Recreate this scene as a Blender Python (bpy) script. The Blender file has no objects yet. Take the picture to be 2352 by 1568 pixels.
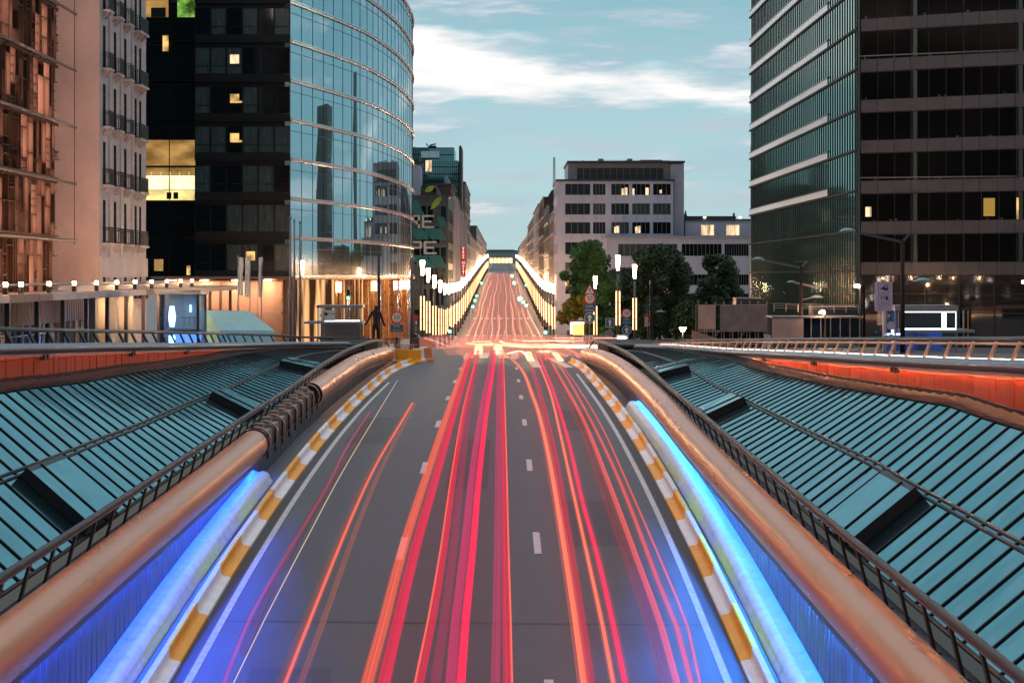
import bpy, bmesh, math, random
from mathutils import Vector, Matrix
random.seed(7)
SC = bpy.context.scene
COL = SC.collection
R = math.radians

# ------------------------------------------------------------------ camera
F, CX, CY, CZ = 4247.0, 1153.0, 630.0, 5.4      # focal length and centre of view in a 2352 px wide frame
cam = bpy.data.cameras.new('camera')
cam.sensor_width = 36.0
cam.lens = F / 2352.0 * 36.0
cam.shift_x = (1176.0 - CX) / 2352.0
cam.shift_y = -(784.0 - CY) / 2352.0
cam.clip_start, cam.clip_end = 0.5, 9000.0
cam_o = bpy.data.objects.new('camera', cam)
COL.objects.link(cam_o)
cam_o.location = (0, 0, CZ)
cam_o.rotation_euler = (R(90), 0, 0)
SC.camera = cam_o

# ------------------------------------------------------------------ world: dusk sky
SUN_EL, SUN_AZ = R(12.0), R(-48.0)
w = bpy.data.worlds.new('World')
SC.world = w
w.use_nodes = True
nt = w.node_tree
nt.nodes.clear()
N, L = nt.nodes.new, nt.links.new
def math_n(op, a, b=None, c=None, clamp=False):
    n = N('ShaderNodeMath'); n.operation = op; n.use_clamp = clamp
    for i, v in enumerate((a, b, c)):
        if v is None: continue
        if isinstance(v, (int, float)): n.inputs[i].default_value = v
        else: L(v, n.inputs[i])
    return n.outputs[0]
def sstep(v, a, b):
    n = N('ShaderNodeMapRange'); n.interpolation_type = 'SMOOTHSTEP'
    L(v, n.inputs[0]); n.inputs[1].default_value = a; n.inputs[2].default_value = b
    return n.outputs[0]
def mixc(f, a, b):
    n = N('ShaderNodeMix'); n.data_type = 'RGBA'
    if isinstance(f, (int, float)): n.inputs[0].default_value = f
    else: L(f, n.inputs[0])
    for i, v in ((6, a), (7, b)):
        if isinstance(v, tuple): n.inputs[i].default_value = (*v, 1)
        else: L(v, n.inputs[i])
    return n.outputs[2]
tc = N('ShaderNodeTexCoord')
sx = N('ShaderNodeSeparateXYZ'); L(tc.outputs['Generated'], sx.inputs[0])
DX, DY, DZ = sx.outputs
el = math_n('ARCSINE', DZ)
az = math_n('ARCTAN2', DX, DY)
eld = math_n('MULTIPLY', el, 57.2958)           # degrees
azd = math_n('MULTIPLY', az, 57.2958)
def cloudnoise(sa, se, detail, rough, off):
    cb = N('ShaderNodeCombineXYZ')
    L(math_n('MULTIPLY', azd, sa), cb.inputs[0]); L(math_n('MULTIPLY', eld, se), cb.inputs[1])
    cb.inputs[2].default_value = off
    t = N('ShaderNodeTexNoise'); t.inputs['Scale'].default_value = 1.0
    t.inputs['Detail'].default_value = detail; t.inputs['Roughness'].default_value = rough
    L(cb.outputs[0], t.inputs['Vector'])
    return t.outputs[0]
n1 = cloudnoise(.16, .75, 6, .55, 3.1)
n2 = cloudnoise(.34, 1.9, 5, .55, 8.7)
n3 = cloudnoise(.10, .42, 4, .5, 1.2)
# clear teal gradient
r = N('ShaderNodeValToRGB')
L(math_n('DIVIDE', eld, 90.0, clamp=True), r.inputs[0])
e = r.color_ramp.elements
e[0].position = 0.0; e[0].color = (.36, .53, .57, 1)
e[1].position = 1.0; e[1].color = (1.25, 1.16, 1.22, 1)
for p, c in ((.037, (.34, .53, .58, 1)), (.067, (.28, .48, .545, 1)), (.097, (.20, .40, .475, 1)), (.16, (.145, .33, .40, 1)), (.28, (.24, .42, .49, 1)), (.48, (.96, .92, .97, 1))):
    x = e.new(p); x.color = c
base = r.outputs[0]
# lilac grey soft cloud
cl = sstep(n2, .42, .72)
base = mixc(math_n('MULTIPLY', cl, .75), base, (.39, .46, .54))
cl1 = sstep(n1, .46, .66)
base = mixc(math_n('MULTIPLY', cl1, .45), base, (.30, .42, .51))
# the bright gap in the cloud: a long white band, broad at the left, thin at the right
azl = math_n('ADD', azd, 0.0)
centre = math_n('ADD', math_n('MULTIPLY', azd, -.10), 6.22)
wob = math_n('MULTIPLY', math_n('SUBTRACT', n1, .5), 2.3)
wob2 = math_n('MULTIPLY', math_n('SUBTRACT', n2, .5), 1.7)
d = math_n('ABSOLUTE', math_n('SUBTRACT', math_n('ADD', math_n('ADD', eld, wob), wob2), centre))
half = math_n('MAXIMUM', math_n('ADD', math_n('MULTIPLY', azd, -.09), .36), .14)
d2 = math_n('SUBTRACT', d, half)
band = sstep(d2, .72, -.26)
# band only in the part of the sky ahead (and, broken up, a bit round to the right)
brk = sstep(math_n('ADD', n3, math_n('MULTIPLY', azd, -.004)), .30, .48)
band = math_n('MULTIPLY', band, brk)
band = math_n('MULTIPLY', band, sstep(math_n('ABSOLUTE', azd), 70, 40))
base = mixc(band, base, (.93, .86, .85))
# other small bright streaks
st = math_n('MULTIPLY', sstep(n2, .52, .72), sstep(n1, .42, .58))
st = math_n('MULTIPLY', st, sstep(eld, 14, 8))
base = mixc(math_n('MULTIPLY', st, .70), base, (.68, .69, .74))
# dimmer sky behind the camera, dark ground below
back = N('ShaderNodeMapRange'); back.interpolation_type = 'SMOOTHSTEP'
L(DY, back.inputs[0]); back.inputs[1].default_value = -.5; back.inputs[2].default_value = .6
back.inputs[3].default_value = .42; back.inputs[4].default_value = 1.0
base2 = N('ShaderNodeVectorMath'); base2.operation = 'SCALE'
L(base, base2.inputs[0]); L(back.outputs[0], base2.inputs[3])
skyc = mixc(sstep(DZ, -.02, 0.0), (.05, .06, .065), base2.outputs[0])
nish = N('ShaderNodeTexSky'); nish.sky_type = 'NISHITA'; nish.sun_disc = False
nish.sun_elevation = SUN_EL; nish.sun_rotation = SUN_AZ
bg1 = N('ShaderNodeBackground'); L(nish.outputs[0], bg1.inputs[0]); bg1.inputs[1].default_value = .008
bg2 = N('ShaderNodeBackground'); L(skyc, bg2.inputs[0]); bg2.inputs[1].default_value = .95
ad = N('ShaderNodeAddShader'); L(bg1.outputs[0], ad.inputs[0]); L(bg2.outputs[0], ad.inputs[1])
wo = N('ShaderNodeOutputWorld'); L(ad.outputs[0], wo.inputs[0])

# ------------------------------------------------------------------ sun (already behind thin cloud)
sl = bpy.data.lights.new('sun', 'SUN'); sl.energy = .5; sl.angle = R(10); sl.color = (1.0, .86, .74)
so = bpy.data.objects.new('sun', sl); COL.objects.link(so)
dv = Vector((math.sin(SUN_AZ) * math.cos(SUN_EL), math.cos(SUN_AZ) * math.cos(SUN_EL), math.sin(SUN_EL)))
so.rotation_euler = dv.to_track_quat('Z', 'Y').to_euler()

SC.view_settings.view_transform = 'Standard'
SC.view_settings.look = 'None'
SC.view_settings.exposure = 0.3
SC.view_settings.gamma = 1.0
SC.cycles.use_denoising = True
SC.cycles.use_adaptive_sampling = False
SC.cycles.max_bounces = 6
SC.cycles.transparent_max_bounces = 24
SC.cycles.sample_clamp_indirect = 4.0
SC.cycles.sample_clamp_direct = 30.0
SC.cycles.caustics_reflective = False
SC.cycles.caustics_refractive = False
SC.cycles.blur_glossy = .5

# ------------------------------------------------------------------ helpers
def W(dx, dy, Y):
    return Vector(((dx - CX) * Y / F, Y, CZ - (dy - CY) * Y / F))
def interp(pts):
    xs = [p[0] for p in pts]; ys = [p[1] for p in pts]; n = len(xs)
    ds = [(ys[i + 1] - ys[i]) / (xs[i + 1] - xs[i]) for i in range(n - 1)]
    ms = [ds[0]] + [0 if ds[i - 1] * ds[i] <= 0 else 2 * ds[i - 1] * ds[i] / (ds[i - 1] + ds[i]) for i in range(1, n - 1)] + [ds[-1]]
    def f(x):
        if x <= xs[0]: return ys[0] + ms[0] * (x - xs[0])
        if x >= xs[-1]: return ys[-1] + ms[-1] * (x - xs[-1])
        i = max(j for j in range(n - 1) if xs[j] <= x)
        h = xs[i + 1] - xs[i]; t = (x - xs[i]) / h
        return ((1 + 2 * t) * (1 - t) ** 2 * ys[i] + t * (1 - t) ** 2 * h * ms[i]
                + t * t * (3 - 2 * t) * ys[i + 1] + t * t * (t - 1) * h * ms[i + 1])
    return f
def lin(pts):
    xs = [p[0] for p in pts]; ys = [p[1] for p in pts]
    def f(x):
        i = 0
        while i < len(xs) - 2 and x > xs[i + 1]: i += 1
        return ys[i] + (ys[i + 1] - ys[i]) * (x - xs[i]) / (xs[i + 1] - xs[i])
    return f
ORD = 'first second third fourth fifth sixth seventh eighth ninth tenth eleventh twelfth thirteenth fourteenth fifteenth sixteenth seventeenth eighteenth nineteenth'.split()
def ordn(i):
    i += 1
    if i <= 19: return ORD[i - 1]
    tens = {2: 'twenty', 3: 'thirty', 4: 'forty', 5: 'fifty'}
    if i % 10 == 0: return {20: 'twentieth', 30: 'thirtieth', 40: 'fortieth', 50: 'fiftieth'}[i]
    return tens[i // 10] + '-' + ORD[i % 10 - 1]

class MB:
    def __init__(s): s.v = []; s.f = []; s.m = []; s.sm = []
    def quad(s, pts, mi=0, smooth=False):
        b = len(s.v); s.v += [tuple(p) for p in pts]
        s.f.append(tuple(range(b, b + len(pts)))); s.m.append(mi); s.sm.append(smooth)
    def hexa(s, p, mi=0):       # p: 4 bottom (ccw seen from above), 4 top
        b = len(s.v); s.v += [tuple(q) for q in p]
        for q in ((3, 2, 1, 0), (4, 5, 6, 7), (0, 1, 5, 4), (1, 2, 6, 5), (2, 3, 7, 6), (3, 0, 4, 7)):
            s.f.append(tuple(b + k for k in q)); s.m.append(mi); s.sm.append(False)
    def box(s, x0, x1, y0, y1, z0, z1, mi=0):
        s.hexa([(x0, y0, z0), (x1, y0, z0), (x1, y1, z0), (x0, y1, z0), (x0, y0, z1), (x1, y0, z1), (x1, y1, z1), (x0, y1, z1)], mi)
    def bar(s, a, b, w, h, mi=0, up=(0, 0, 1)):
        a, b, up = Vector(a), Vector(b), Vector(up)
        d = (b - a).normalized(); sd = d.cross(up)
        sd = sd.normalized() * (w / 2); u = sd.cross(d).normalized() * (h / 2)
        s.hexa([a - sd - u, a + sd - u, b + sd - u, b - sd - u, a - sd + u, a + sd + u, b + sd + u, b - sd + u], mi)
    def loft(s, rings, mi=0, smooth=True, closed=True, caps=True):
        n = len(rings[0]); b = len(s.v)
        for rg in rings: s.v += [tuple(p) for p in rg]
        for i in range(len(rings) - 1):
            for j in range(n if closed else n - 1):
                k = (j + 1) % n
                s.f.append((b + i * n + j, b + i * n + k, b + (i + 1) * n + k, b + (i + 1) * n + j)); s.m.append(mi); s.sm.append(smooth)
        if caps and closed:
            s.f.append(tuple(b + j for j in reversed(range(n)))); s.m.append(mi); s.sm.append(False)
            s.f.append(tuple(b + (len(rings) - 1) * n + j for j in range(n))); s.m.append(mi); s.sm.append(False)
    def tube(s, pts, r, n=8, mi=0, caps=True, flat=1.0):
        pts = [Vector(p) for p in pts]; rs = r if isinstance(r, (list, tuple)) else [r] * len(pts); rings = []
        for i, p in enumerate(pts):
            d = (pts[min(i + 1, len(pts) - 1)] - pts[max(i - 1, 0)]).normalized()
            up = Vector((0, 0, 1)) if abs(d.z) < .95 else Vector((0, 1, 0))
            a = d.cross(up).normalized(); c = a.cross(d)
            rings.append([p + a * (math.cos(t) * rs[i]) + c * (math.sin(t) * rs[i] * flat) for t in [2 * math.pi * k / n for k in range(n)]])
        s.loft(rings, mi, True, True, caps)
    def disc(s, c, r, n=24, mi=0, th=.02):         # round plate facing -Y
        c = Vector(c); fr = []; bk = []
        for k in range(n):
            t = 2 * math.pi * k / n
            fr.append(c + Vector((math.cos(t) * r, 0, math.sin(t) * r))); bk.append(fr[-1] + Vector((0, th, 0)))
        s.quad(fr, mi)
        for k in range(n): s.quad([fr[k], bk[k], bk[(k + 1) % n], fr[(k + 1) % n]], mi)
    def poly(s, c, pts, mi=0):                     # flat polygon facing -Y
        c = Vector(c); s.quad([c + Vector((p[0], 0, p[1])) for p in pts], mi)
    def build(s, name, mats, parent=None, loc=None):
        me = bpy.data.meshes.new(name)
        me.from_pydata(s.v, [], s.f)
        for m in (mats if isinstance(mats, (list, tuple)) else [mats]): me.materials.append(m)
        me.polygons.foreach_set('material_index', s.m); me.polygons.foreach_set('use_smooth', s.sm)
        me.update()
        o = bpy.data.objects.new(name, me); COL.objects.link(o)
        if loc is not None: o.location = loc
        if parent is not None: o.parent = parent
        return o
def tag(o, label, cat, group=None, kind=None):
    o['label'] = label; o['category'] = cat
    if group: o['group'] = group
    if kind: o['kind'] = kind
    return o
def struct(o): o['kind'] = 'structure'; return o
def thing(name, label, cat, loc=(0, 0, 0), group=None, rz=0):
    o = bpy.data.objects.new(name, None); COL.objects.link(o); o.empty_display_size = .3
    o.location = loc; o.rotation_euler = (0, 0, rz)
    return tag(o, label, cat, group)
def dup(root, loc=None, label=None, rz=None):
    r_ = root.copy(); COL.objects.link(r_)
    if loc is not None: r_.location = loc
    if rz is not None: r_.rotation_euler = (0, 0, rz)
    if label: r_['label'] = label
    for ch in list(root.children):
        c = ch.copy(); COL.objects.link(c); c.parent = r_
        for g in list(ch.children):
            d_ = g.copy(); COL.objects.link(d_); d_.parent = c
    return r_
def part_copy(src, parent, loc, rz=0):
    c = src.copy(); COL.objects.link(c); c.parent = parent; c.location = loc; c.rotation_euler = (0, 0, rz)
    return c
def text_mb(mb, body, size, c, mi=0, align='CENTER', sx=1.0, y=0.0):
    cu = bpy.data.curves.new('lettering', 'FONT'); cu.body = body; cu.size = size; cu.align_x = align; cu.align_y = 'CENTER'
    cu.resolution_u = 3
    o = bpy.data.objects.new('lettering', cu); COL.objects.link(o)
    dg = bpy.context.evaluated_depsgraph_get(); me = bpy.data.meshes.new_from_object(o.evaluated_get(dg))
    c = Vector(c)
    for p in me.polygons:
        mb.quad([c + Vector((me.vertices[i].co.x * sx, y, me.vertices[i].co.y)) for i in p.vertices], mi)
    bpy.data.objects.remove(o); bpy.data.meshes.remove(me); bpy.data.curves.remove(cu)

# ------------------------------------------------------------------ materials
def mat(name, col, rough=.6, metal=0.0, var=0.0, vs=4.0, bump=0.0, bs=30.0, spec=.5, stretch=(1, 1, 1)):
    m = bpy.data.materials.new(name); m.use_nodes = True
    t = m.node_tree; b = t.nodes['Principled BSDF']
    b.inputs['Base Color'].default_value = (*col, 1); b.inputs['Roughness'].default_value = rough
    b.inputs['Metallic'].default_value = metal; b.inputs['Specular IOR Level'].default_value = spec
    if var or bump:
        g = t.nodes.new('ShaderNodeNewGeometry'); mp = t.nodes.new('ShaderNodeMapping')
        mp.inputs['Scale'].default_value = stretch
        t.links.new(g.outputs['Position'], mp.inputs[0])
    if var:
        n = t.nodes.new('ShaderNodeTexNoise'); n.inputs['Scale'].default_value = vs; n.inputs['Detail'].default_value = 5
        n.inputs['Roughness'].default_value = .65
        t.links.new(mp.outputs[0], n.inputs['Vector'])
        mr = t.nodes.new('ShaderNodeMapRange'); mr.inputs[1].default_value = .3; mr.inputs[2].default_value = .7
        mr.inputs[3].default_value = 1 - var; mr.inputs[4].default_value = 1 + var
        t.links.new(n.outputs[0], mr.inputs[0])
        vm = t.nodes.new('ShaderNodeVectorMath'); vm.operation = 'SCALE'; vm.inputs[0].default_value = col
        t.links.new(mr.outputs[0], vm.inputs[3]); t.links.new(vm.outputs[0], b.inputs['Base Color'])
        rr = t.nodes.new('ShaderNodeMapRange'); rr.inputs[1].default_value = .3; rr.inputs[2].default_value = .7
        rr.inputs[3].default_value = max(.02, rough - .5 * var * rough); rr.inputs[4].default_value = min(1, rough + .5 * var * rough)
        t.links.new(n.outputs[0], rr.inputs[0]); t.links.new(rr.outputs[0], b.inputs['Roughness'])
    if bump:
        n2_ = t.nodes.new('ShaderNodeTexNoise'); n2_.inputs['Scale'].default_value = bs; n2_.inputs['Detail'].default_value = 3
        t.links.new(mp.outputs[0], n2_.inputs['Vector'])
        bp = t.nodes.new('ShaderNodeBump'); bp.inputs['Strength'].default_value = bump; bp.inputs['Distance'].default_value = .02
        t.links.new(n2_.outputs[0], bp.inputs['Height']); t.links.new(bp.outputs[0], b.inputs['Normal'])
    return m
def glow(name, col, s, sample=True, noise=None):
    m = bpy.data.materials.new(name); m.use_nodes = True
    t = m.node_tree; t.nodes.clear()
    e_ = t.nodes.new('ShaderNodeEmission'); e_.inputs[0].default_value = (*col, 1); e_.inputs[1].default_value = s
    if noise:
        g = t.nodes.new('ShaderNodeNewGeometry'); mp = t.nodes.new('ShaderNodeMapping'); mp.inputs['Scale'].default_value = noise[0]
        t.links.new(g.outputs['Position'], mp.inputs[0])
        n = t.nodes.new('ShaderNodeTexNoise'); n.inputs['Scale'].default_value = 1; n.inputs['Detail'].default_value = 3
        t.links.new(mp.outputs[0], n.inputs['Vector'])
        mr = t.nodes.new('ShaderNodeMapRange'); mr.inputs[1].default_value = noise[1]; mr.inputs[2].default_value = noise[2]
        mr.inputs[3].default_value = noise[3] * s; mr.inputs[4].default_value = s
        t.links.new(n.outputs[0], mr.inputs[0]); t.links.new(mr.outputs[0], e_.inputs[1])
    o = t.nodes.new('ShaderNodeOutputMaterial'); t.links.new(e_.outputs[0], o.inputs[0])
    m.cycles.emission_sampling = 'AUTO' if sample else 'NONE'
    return m
def mirror(name, tint, fac, base, rough=.03, bump=0.0, var=0.0):
    m = bpy.data.materials.new(name); m.use_nodes = True
    t = m.node_tree; b = t.nodes['Principled BSDF']
    b.inputs['Base Color'].default_value = (*base, 1); b.inputs['Roughness'].default_value = .2
    g = t.nodes.new('ShaderNodeBsdfGlossy'); g.inputs[0].default_value = (*tint, 1); g.inputs['Roughness'].default_value = rough
    if var:
        ge = t.nodes.new('ShaderNodeNewGeometry'); n = t.nodes.new('ShaderNodeTexNoise'); n.inputs['Scale'].default_value = 1.3; n.inputs['Detail'].default_value = 6
        n.inputs['Roughness'].default_value = .7
        t.links.new(ge.outputs['Position'], n.inputs['Vector'])
        wn = t.nodes.new('ShaderNodeTexWhiteNoise'); wn.noise_dimensions = '2D'
        sp = t.nodes.new('ShaderNodeVectorMath'); sp.operation = 'FLOOR'; t.links.new(ge.outputs['Position'], sp.inputs[0]); 
        mp_ = t.nodes.new('ShaderNodeMapping'); mp_.inputs['Scale'].default_value = (.18, 1.015, 0); t.links.new(ge.outputs['Position'], mp_.inputs[0]); t.links.new(mp_.outputs[0], sp.inputs[0]); t.links.new(sp.outputs[0], wn.inputs['Vector'])
        av = t.nodes.new('ShaderNodeMath'); av.operation = 'MULTIPLY_ADD'; av.inputs[1].default_value = .35; t.links.new(wn.outputs[0], av.inputs[0]); t.links.new(n.outputs[0], av.inputs[2])
        mr = t.nodes.new('ShaderNodeMapRange'); mr.inputs[1].default_value = .35; mr.inputs[2].default_value = 1.0; mr.inputs[3].default_value = 1 - var; mr.inputs[4].default_value = 1 + var
        t.links.new(av.outputs[0], mr.inputs[0]); vm = t.nodes.new('ShaderNodeVectorMath'); vm.operation = 'SCALE'; vm.inputs[0].default_value = tint
        t.links.new(mr.outputs[0], vm.inputs[3]); t.links.new(vm.outputs[0], g.inputs[0])
    mx = t.nodes.new('ShaderNodeMixShader'); mx.inputs[0].default_value = fac
    t.links.new(b.outputs[0], mx.inputs[1]); t.links.new(g.outputs[0], mx.inputs[2])
    if bump:
        ge = t.nodes.new('ShaderNodeNewGeometry'); n = t.nodes.new('ShaderNodeTexNoise'); n.inputs['Scale'].default_value = .45
        t.links.new(ge.outputs['Position'], n.inputs['Vector'])
        bp = t.nodes.new('ShaderNodeBump'); bp.inputs['Strength'].default_value = bump; bp.inputs['Distance'].default_value = .3
        t.links.new(n.outputs[0], bp.inputs['Height']); t.links.new(bp.outputs[0], g.inputs['Normal'])
    t.links.new(mx.outputs[0], t.nodes['Material Output'].inputs[0])
    return m
def clear_glass(name, tint, op=.15):
    m = bpy.data.materials.new(name); m.use_nodes = True
    t = m.node_tree; t.nodes.clear()
    tr = t.nodes.new('ShaderNodeBsdfTransparent'); tr.inputs[0].default_value = (*tint, 1)
    g = t.nodes.new('ShaderNodeBsdfGlossy'); g.inputs['Roughness'].default_value = .03
    mx = t.nodes.new('ShaderNodeMixShader'); mx.inputs[0].default_value = op
    t.links.new(tr.outputs[0], mx.inputs[1]); t.links.new(g.outputs[0], mx.inputs[2])
    o = t.nodes.new('ShaderNodeOutputMaterial'); t.links.new(mx.outputs[0], o.inputs[0])
    return m
def streak(name, col, s, keep):
    """light left hanging in the air: it adds its glow and hides almost nothing behind it"""
    m = bpy.data.materials.new(name); m.use_nodes = True
    t = m.node_tree; t.nodes.clear()
    tr = t.nodes.new('ShaderNodeBsdfTransparent'); tr.inputs[0].default_value = (keep, keep, keep, 1)
    e_ = t.nodes.new('ShaderNodeEmission'); e_.inputs[0].default_value = (*col, 1); e_.inputs[1].default_value = s
    a = t.nodes.new('ShaderNodeAddShader'); t.links.new(tr.outputs[0], a.inputs[0]); t.links.new(e_.outputs[0], a.inputs[1])
    o = t.nodes.new('ShaderNodeOutputMaterial'); t.links.new(a.outputs[0], o.inputs[0])
    m.cycles.emission_sampling = 'NONE'
    return m

M = dict(
    asphalt=mat('asphalt', (.088, .092, .104), .60, 0, .42, 1.6, .5, 45, .5, (1, .3, 1)),
    asphalt_patch=mat('asphalt_patch', (.05, .05, .056), .7, 0, .2, 2, .3, 60),
    paving=mat('paving', (.26, .24, .22), .7, 0, .2, .8, .2, 20),
    kerb=mat('kerbstone', (.34, .31, .28), .7, 0, .2, 2),
    paint=mat('road_paint', (.58, .58, .58), .55, 0, .30, 9, .1, 60),
    conc=mat('concrete', (.36, .35, .34), .7, 0, .2, 1.5, .15, 25),
    bwhite=mat('barrier_white', (.90, .89, .90), .45, 0, .1, 3, .05, 20),
    byellow=mat('barrier_yellow', (1.0, .44, .005), .45, 0, .12, 3, .05, 20),
    borange=mat('barrier_orange', (.72, .20, .04), .45, 0, .12, 3),
    pipe=mat('coping_sodium_tint', (.84, .36, .20), .28, .45, .10, .7, .02, 2, .25, (1, .2, 1)),  # orange of sodium light put into the coping's base colour
    pipe_seam=mat('coping_seam', (.22, .13, .11), .5, .6),
    panel=mat('wall_panel', (.105, .105, .13), .36, .2, .12, 1.2, .05, 8),
    plinth=mat('plinth', (.80, .82, .84), .30, .0, .18, 3, .15, 14),
    steel=mat('dark_steel', (.022, .027, .034), .38, .15), railstripe=mat('rail_stripe', (.10, .045, .075), .4, .2),
    black=mat('black_metal', (.012, .012, .015), .45, .2),
    bracket=mat('galvanised', (.34, .31, .31), .5, .5, .2, 6),
    rafter=mat('rafter_black', (.008, .011, .013), .5, 0, 0, 1, 0, 1, .2), blackglass=mat('black_glass', (.004, .005, .006), .12, 0, 0, 1, 0, 1, .03),
    purlin=mat('purlin', (.045, .10, .12), .4, .3),
    flash=mat('flashing', (.02, .027, .034), .6, 0, 0, 1, 0, 1, .08),
    roofglass=mirror('roof_glass', (.36, .66, .71), .62, (.008, .03, .036), .05, .06, .16),
    red=mat('red_panel', (.60, .075, .026), .5, 0, .16, .9, .06, 5, .2, (1, 1, .4)),
    coping=mat('coping_grey', (.26, .28, .33), .35, .5, .12, 2),
    blue_led=glow('blue_led', (.006, .085, 1.0), 1000),
    warm_led=glow('warm_led', (1.0, .42, .16), 9),
    white_led=glow('white_led', (1.0, .80, .66), 4.5),
    lantern=glow('lantern_glass', (1.0, .56, .30), 260),
    tubelight=glow('tube_light', (1.0, .50, .22), 3.4),
    flood=glow('flood_lens', (1.0, .58, .30), 550),
    pole=mat('lamp_pole', (.10, .10, .12), .35, .5),
    darkglass=mat('dark_glass', (.006, .012, .015), .06, 0, 0, 1, 0, 1, .45),
    blindglass=mat('glass_with_blinds', (.040, .070, .078), .25, 0, .35, 3, 0, 1, .6, (1, 1, .2)),
    mullion=mat('mullion', (.010, .013, .016), .35, .3),
    mirror=mirror('mirror_glass', (.52, .78, .86), .58, (.01, .03, .04), .012),
    steelband=mat('polished_band', (.70, .58, .56), .22, .9),
    litwarm=glow('lit_room', (1.0, .62, .20), 1.0, False, ((.9, .9, .9), .42, .58, .30)),
    litwhite=glow('lit_ceiling', (1.0, .86, .48), 1.4, False, ((.5, .5, .3), .35, .55, .62)),
    litgreen=glow('lit_green', (.35, .75, .12), .7, False, ((1, 1, 1.5), .35, .65, .1)),
    litpale=glow('lit_pale', (1.0, .70, .42), 1.15, False, ((1.2, 1.2, .35), .40, .55, .35)),
    stone=mat('pale_stone', (.58, .51, .52), .75, 0, .16, .5, .1, 10),
    render=mat('end_wall_render', (.62, .42, .37), .8, 0, .16, .35, .06, 12),
    iron=mat('wrought_iron', (.012, .012, .016), .5, .3),
    recess=mat('window_recess', (.026, .016, .018), .6, 0, .3, 2, 0, 1, .03),
    wood=mat('oak_frame', (.12, .055, .036), .6, 0, .3, 2.5, .1, 14, .1, (1, 1, .25)),
    lattice_glow=glow('lattice_interior', (1.0, .74, .62), 11, True, ((.5, .35, .12), .42, .54, .02)),
    brownrod=mat('bronze_rod', (.10, .065, .06), .4, .5),
    white=mat('white_stone', (.52, .55, .68), .75, 0, .10, .35, .06, 10, .4, (1, 1, .3)),
    whitetrim=mat('white_trim', (.36, .39, .46), .7, 0, .1, .6),
    greymetal=mat('plant_screen', (.055, .07, .085), .5, .2),
    granite=mat('granite_spandrel', (.080, .070, .086), .35, 0, .22, .35, 0, 1, .5),
    fin=mat('glass_fin', (.03, .06, .06), .25, .3),
    finglass=mirror('fin_glass', (.52, .88, .84), .52, (.012, .04, .04), .05),
    louvre=mat('white_louvre', (.74, .88, 1.0), .4, 0, .06, 1.5),
    brownpanel=mat('brown_panel', (.42, .24, .17), .55, 0, .08, .4),
    goldlouvre=mat('bronze_louvre', (.55, .30, .14), .28, .8, .2, 2),
    gold_glow=glow('lobby_glow', (1.0, .48, .20), 1.1, True, ((1.5, 1.5, .08), .47, .62, .04)),
    tent=mat('tent_canvas', (.34, .66, .70), .7, 0, .06, 1.5, .08, 4),
    flag=mat('flag_cloth', (.95, .92, .88), .8, 0, .08, 2),
    tower_blue=glow('blue_lift_light', (.16, .50, 1.0), 18.0),
    tower_soft=glow('blue_lift_wash', (.18, .40, 1.0), 1.3, True),
    clear=clear_glass('clear_glass', (.80, .90, 1.0), .12),
    sgreen=glow('signal_green', (.06, .9, .45), 14),
    sred=glow('signal_red', (1.0, .06, .03), 7),
    signred=mat('sign_red', (.62, .05, .03), .4), signwhite=mat('sign_white', (.80, .72, .70), .4),
    signblue=mat('sign_blue', (.02, .13, .24), .4), signblack=mat('sign_black', (.01, .01, .012), .5),
    signmauve=mat('sign_mauve', (.56, .42, .58), .5), signgrey=mat('sign_back', (.25, .22, .22), .5),
    bark=mat('bark', (.05, .035, .028), .9, 0, .3, 5),
    leaf=mat('leaf_green', (.055, .15, .045), .6, 0, .55, .9, 0, 1, .3),
    leafdark=mat('leaf_dark', (.035, .075, .035), .6, 0, .5, .8, 0, 1, .3),
    leafgold=mat('leaf_yellow', (.30, .22, .02), .6, 0, .5, 1.2, 0, 1, .3),
    bluegrey=mat('blue_grey_cladding', (.035, .07, .085), .4, .2, .2, .4),
    tealglass=mirror('teal_glass', (.35, .75, .82), .42, (.012, .05, .06), .05),
    brick=mat('brown_brick', (.075, .058, .06), .8, 0, .25, 1.4),
    beige=mat('beige_render', (.30, .30, .33), .8, 0, .14, .5),
    pink=mat('rose_render', (.24, .19, .20), .8, 0, .14, .5),
    slate=mat('slate_roof', (.05, .06, .07), .6, 0, .2, 1.0),
    tealpaint=mat('teal_banner', (.01, .16, .17), .6, 0, .2, .8),
    letterwhite=mat('letter_white', (.50, .56, .58), .6, 0, .1, 1),
    leafsign=mat('painted_leaf', (.20, .38, .05), .6, 0, .2, 2),
    tarp=mat('grey_tarpaulin', (.22, .18, .19), .7, 0, .3, .8, .4, 2),
    tarppink=mat('pale_tarpaulin', (.50, .34, .30), .7, 0, .2, .8, .4, 2),
    navy=mat('navy_steel', (.012, .02, .04), .4, .2),
    bronze=mat('dark_bronze', (.035, .022, .016), .45, .5),
)
_p = M['pipe'].node_tree.nodes['Principled BSDF']; _p.inputs['Coat Weight'].default_value = 0.0; _p.inputs['Coat Roughness'].default_value = .10; _p.inputs['Coat IOR'].default_value = 1.7
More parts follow.
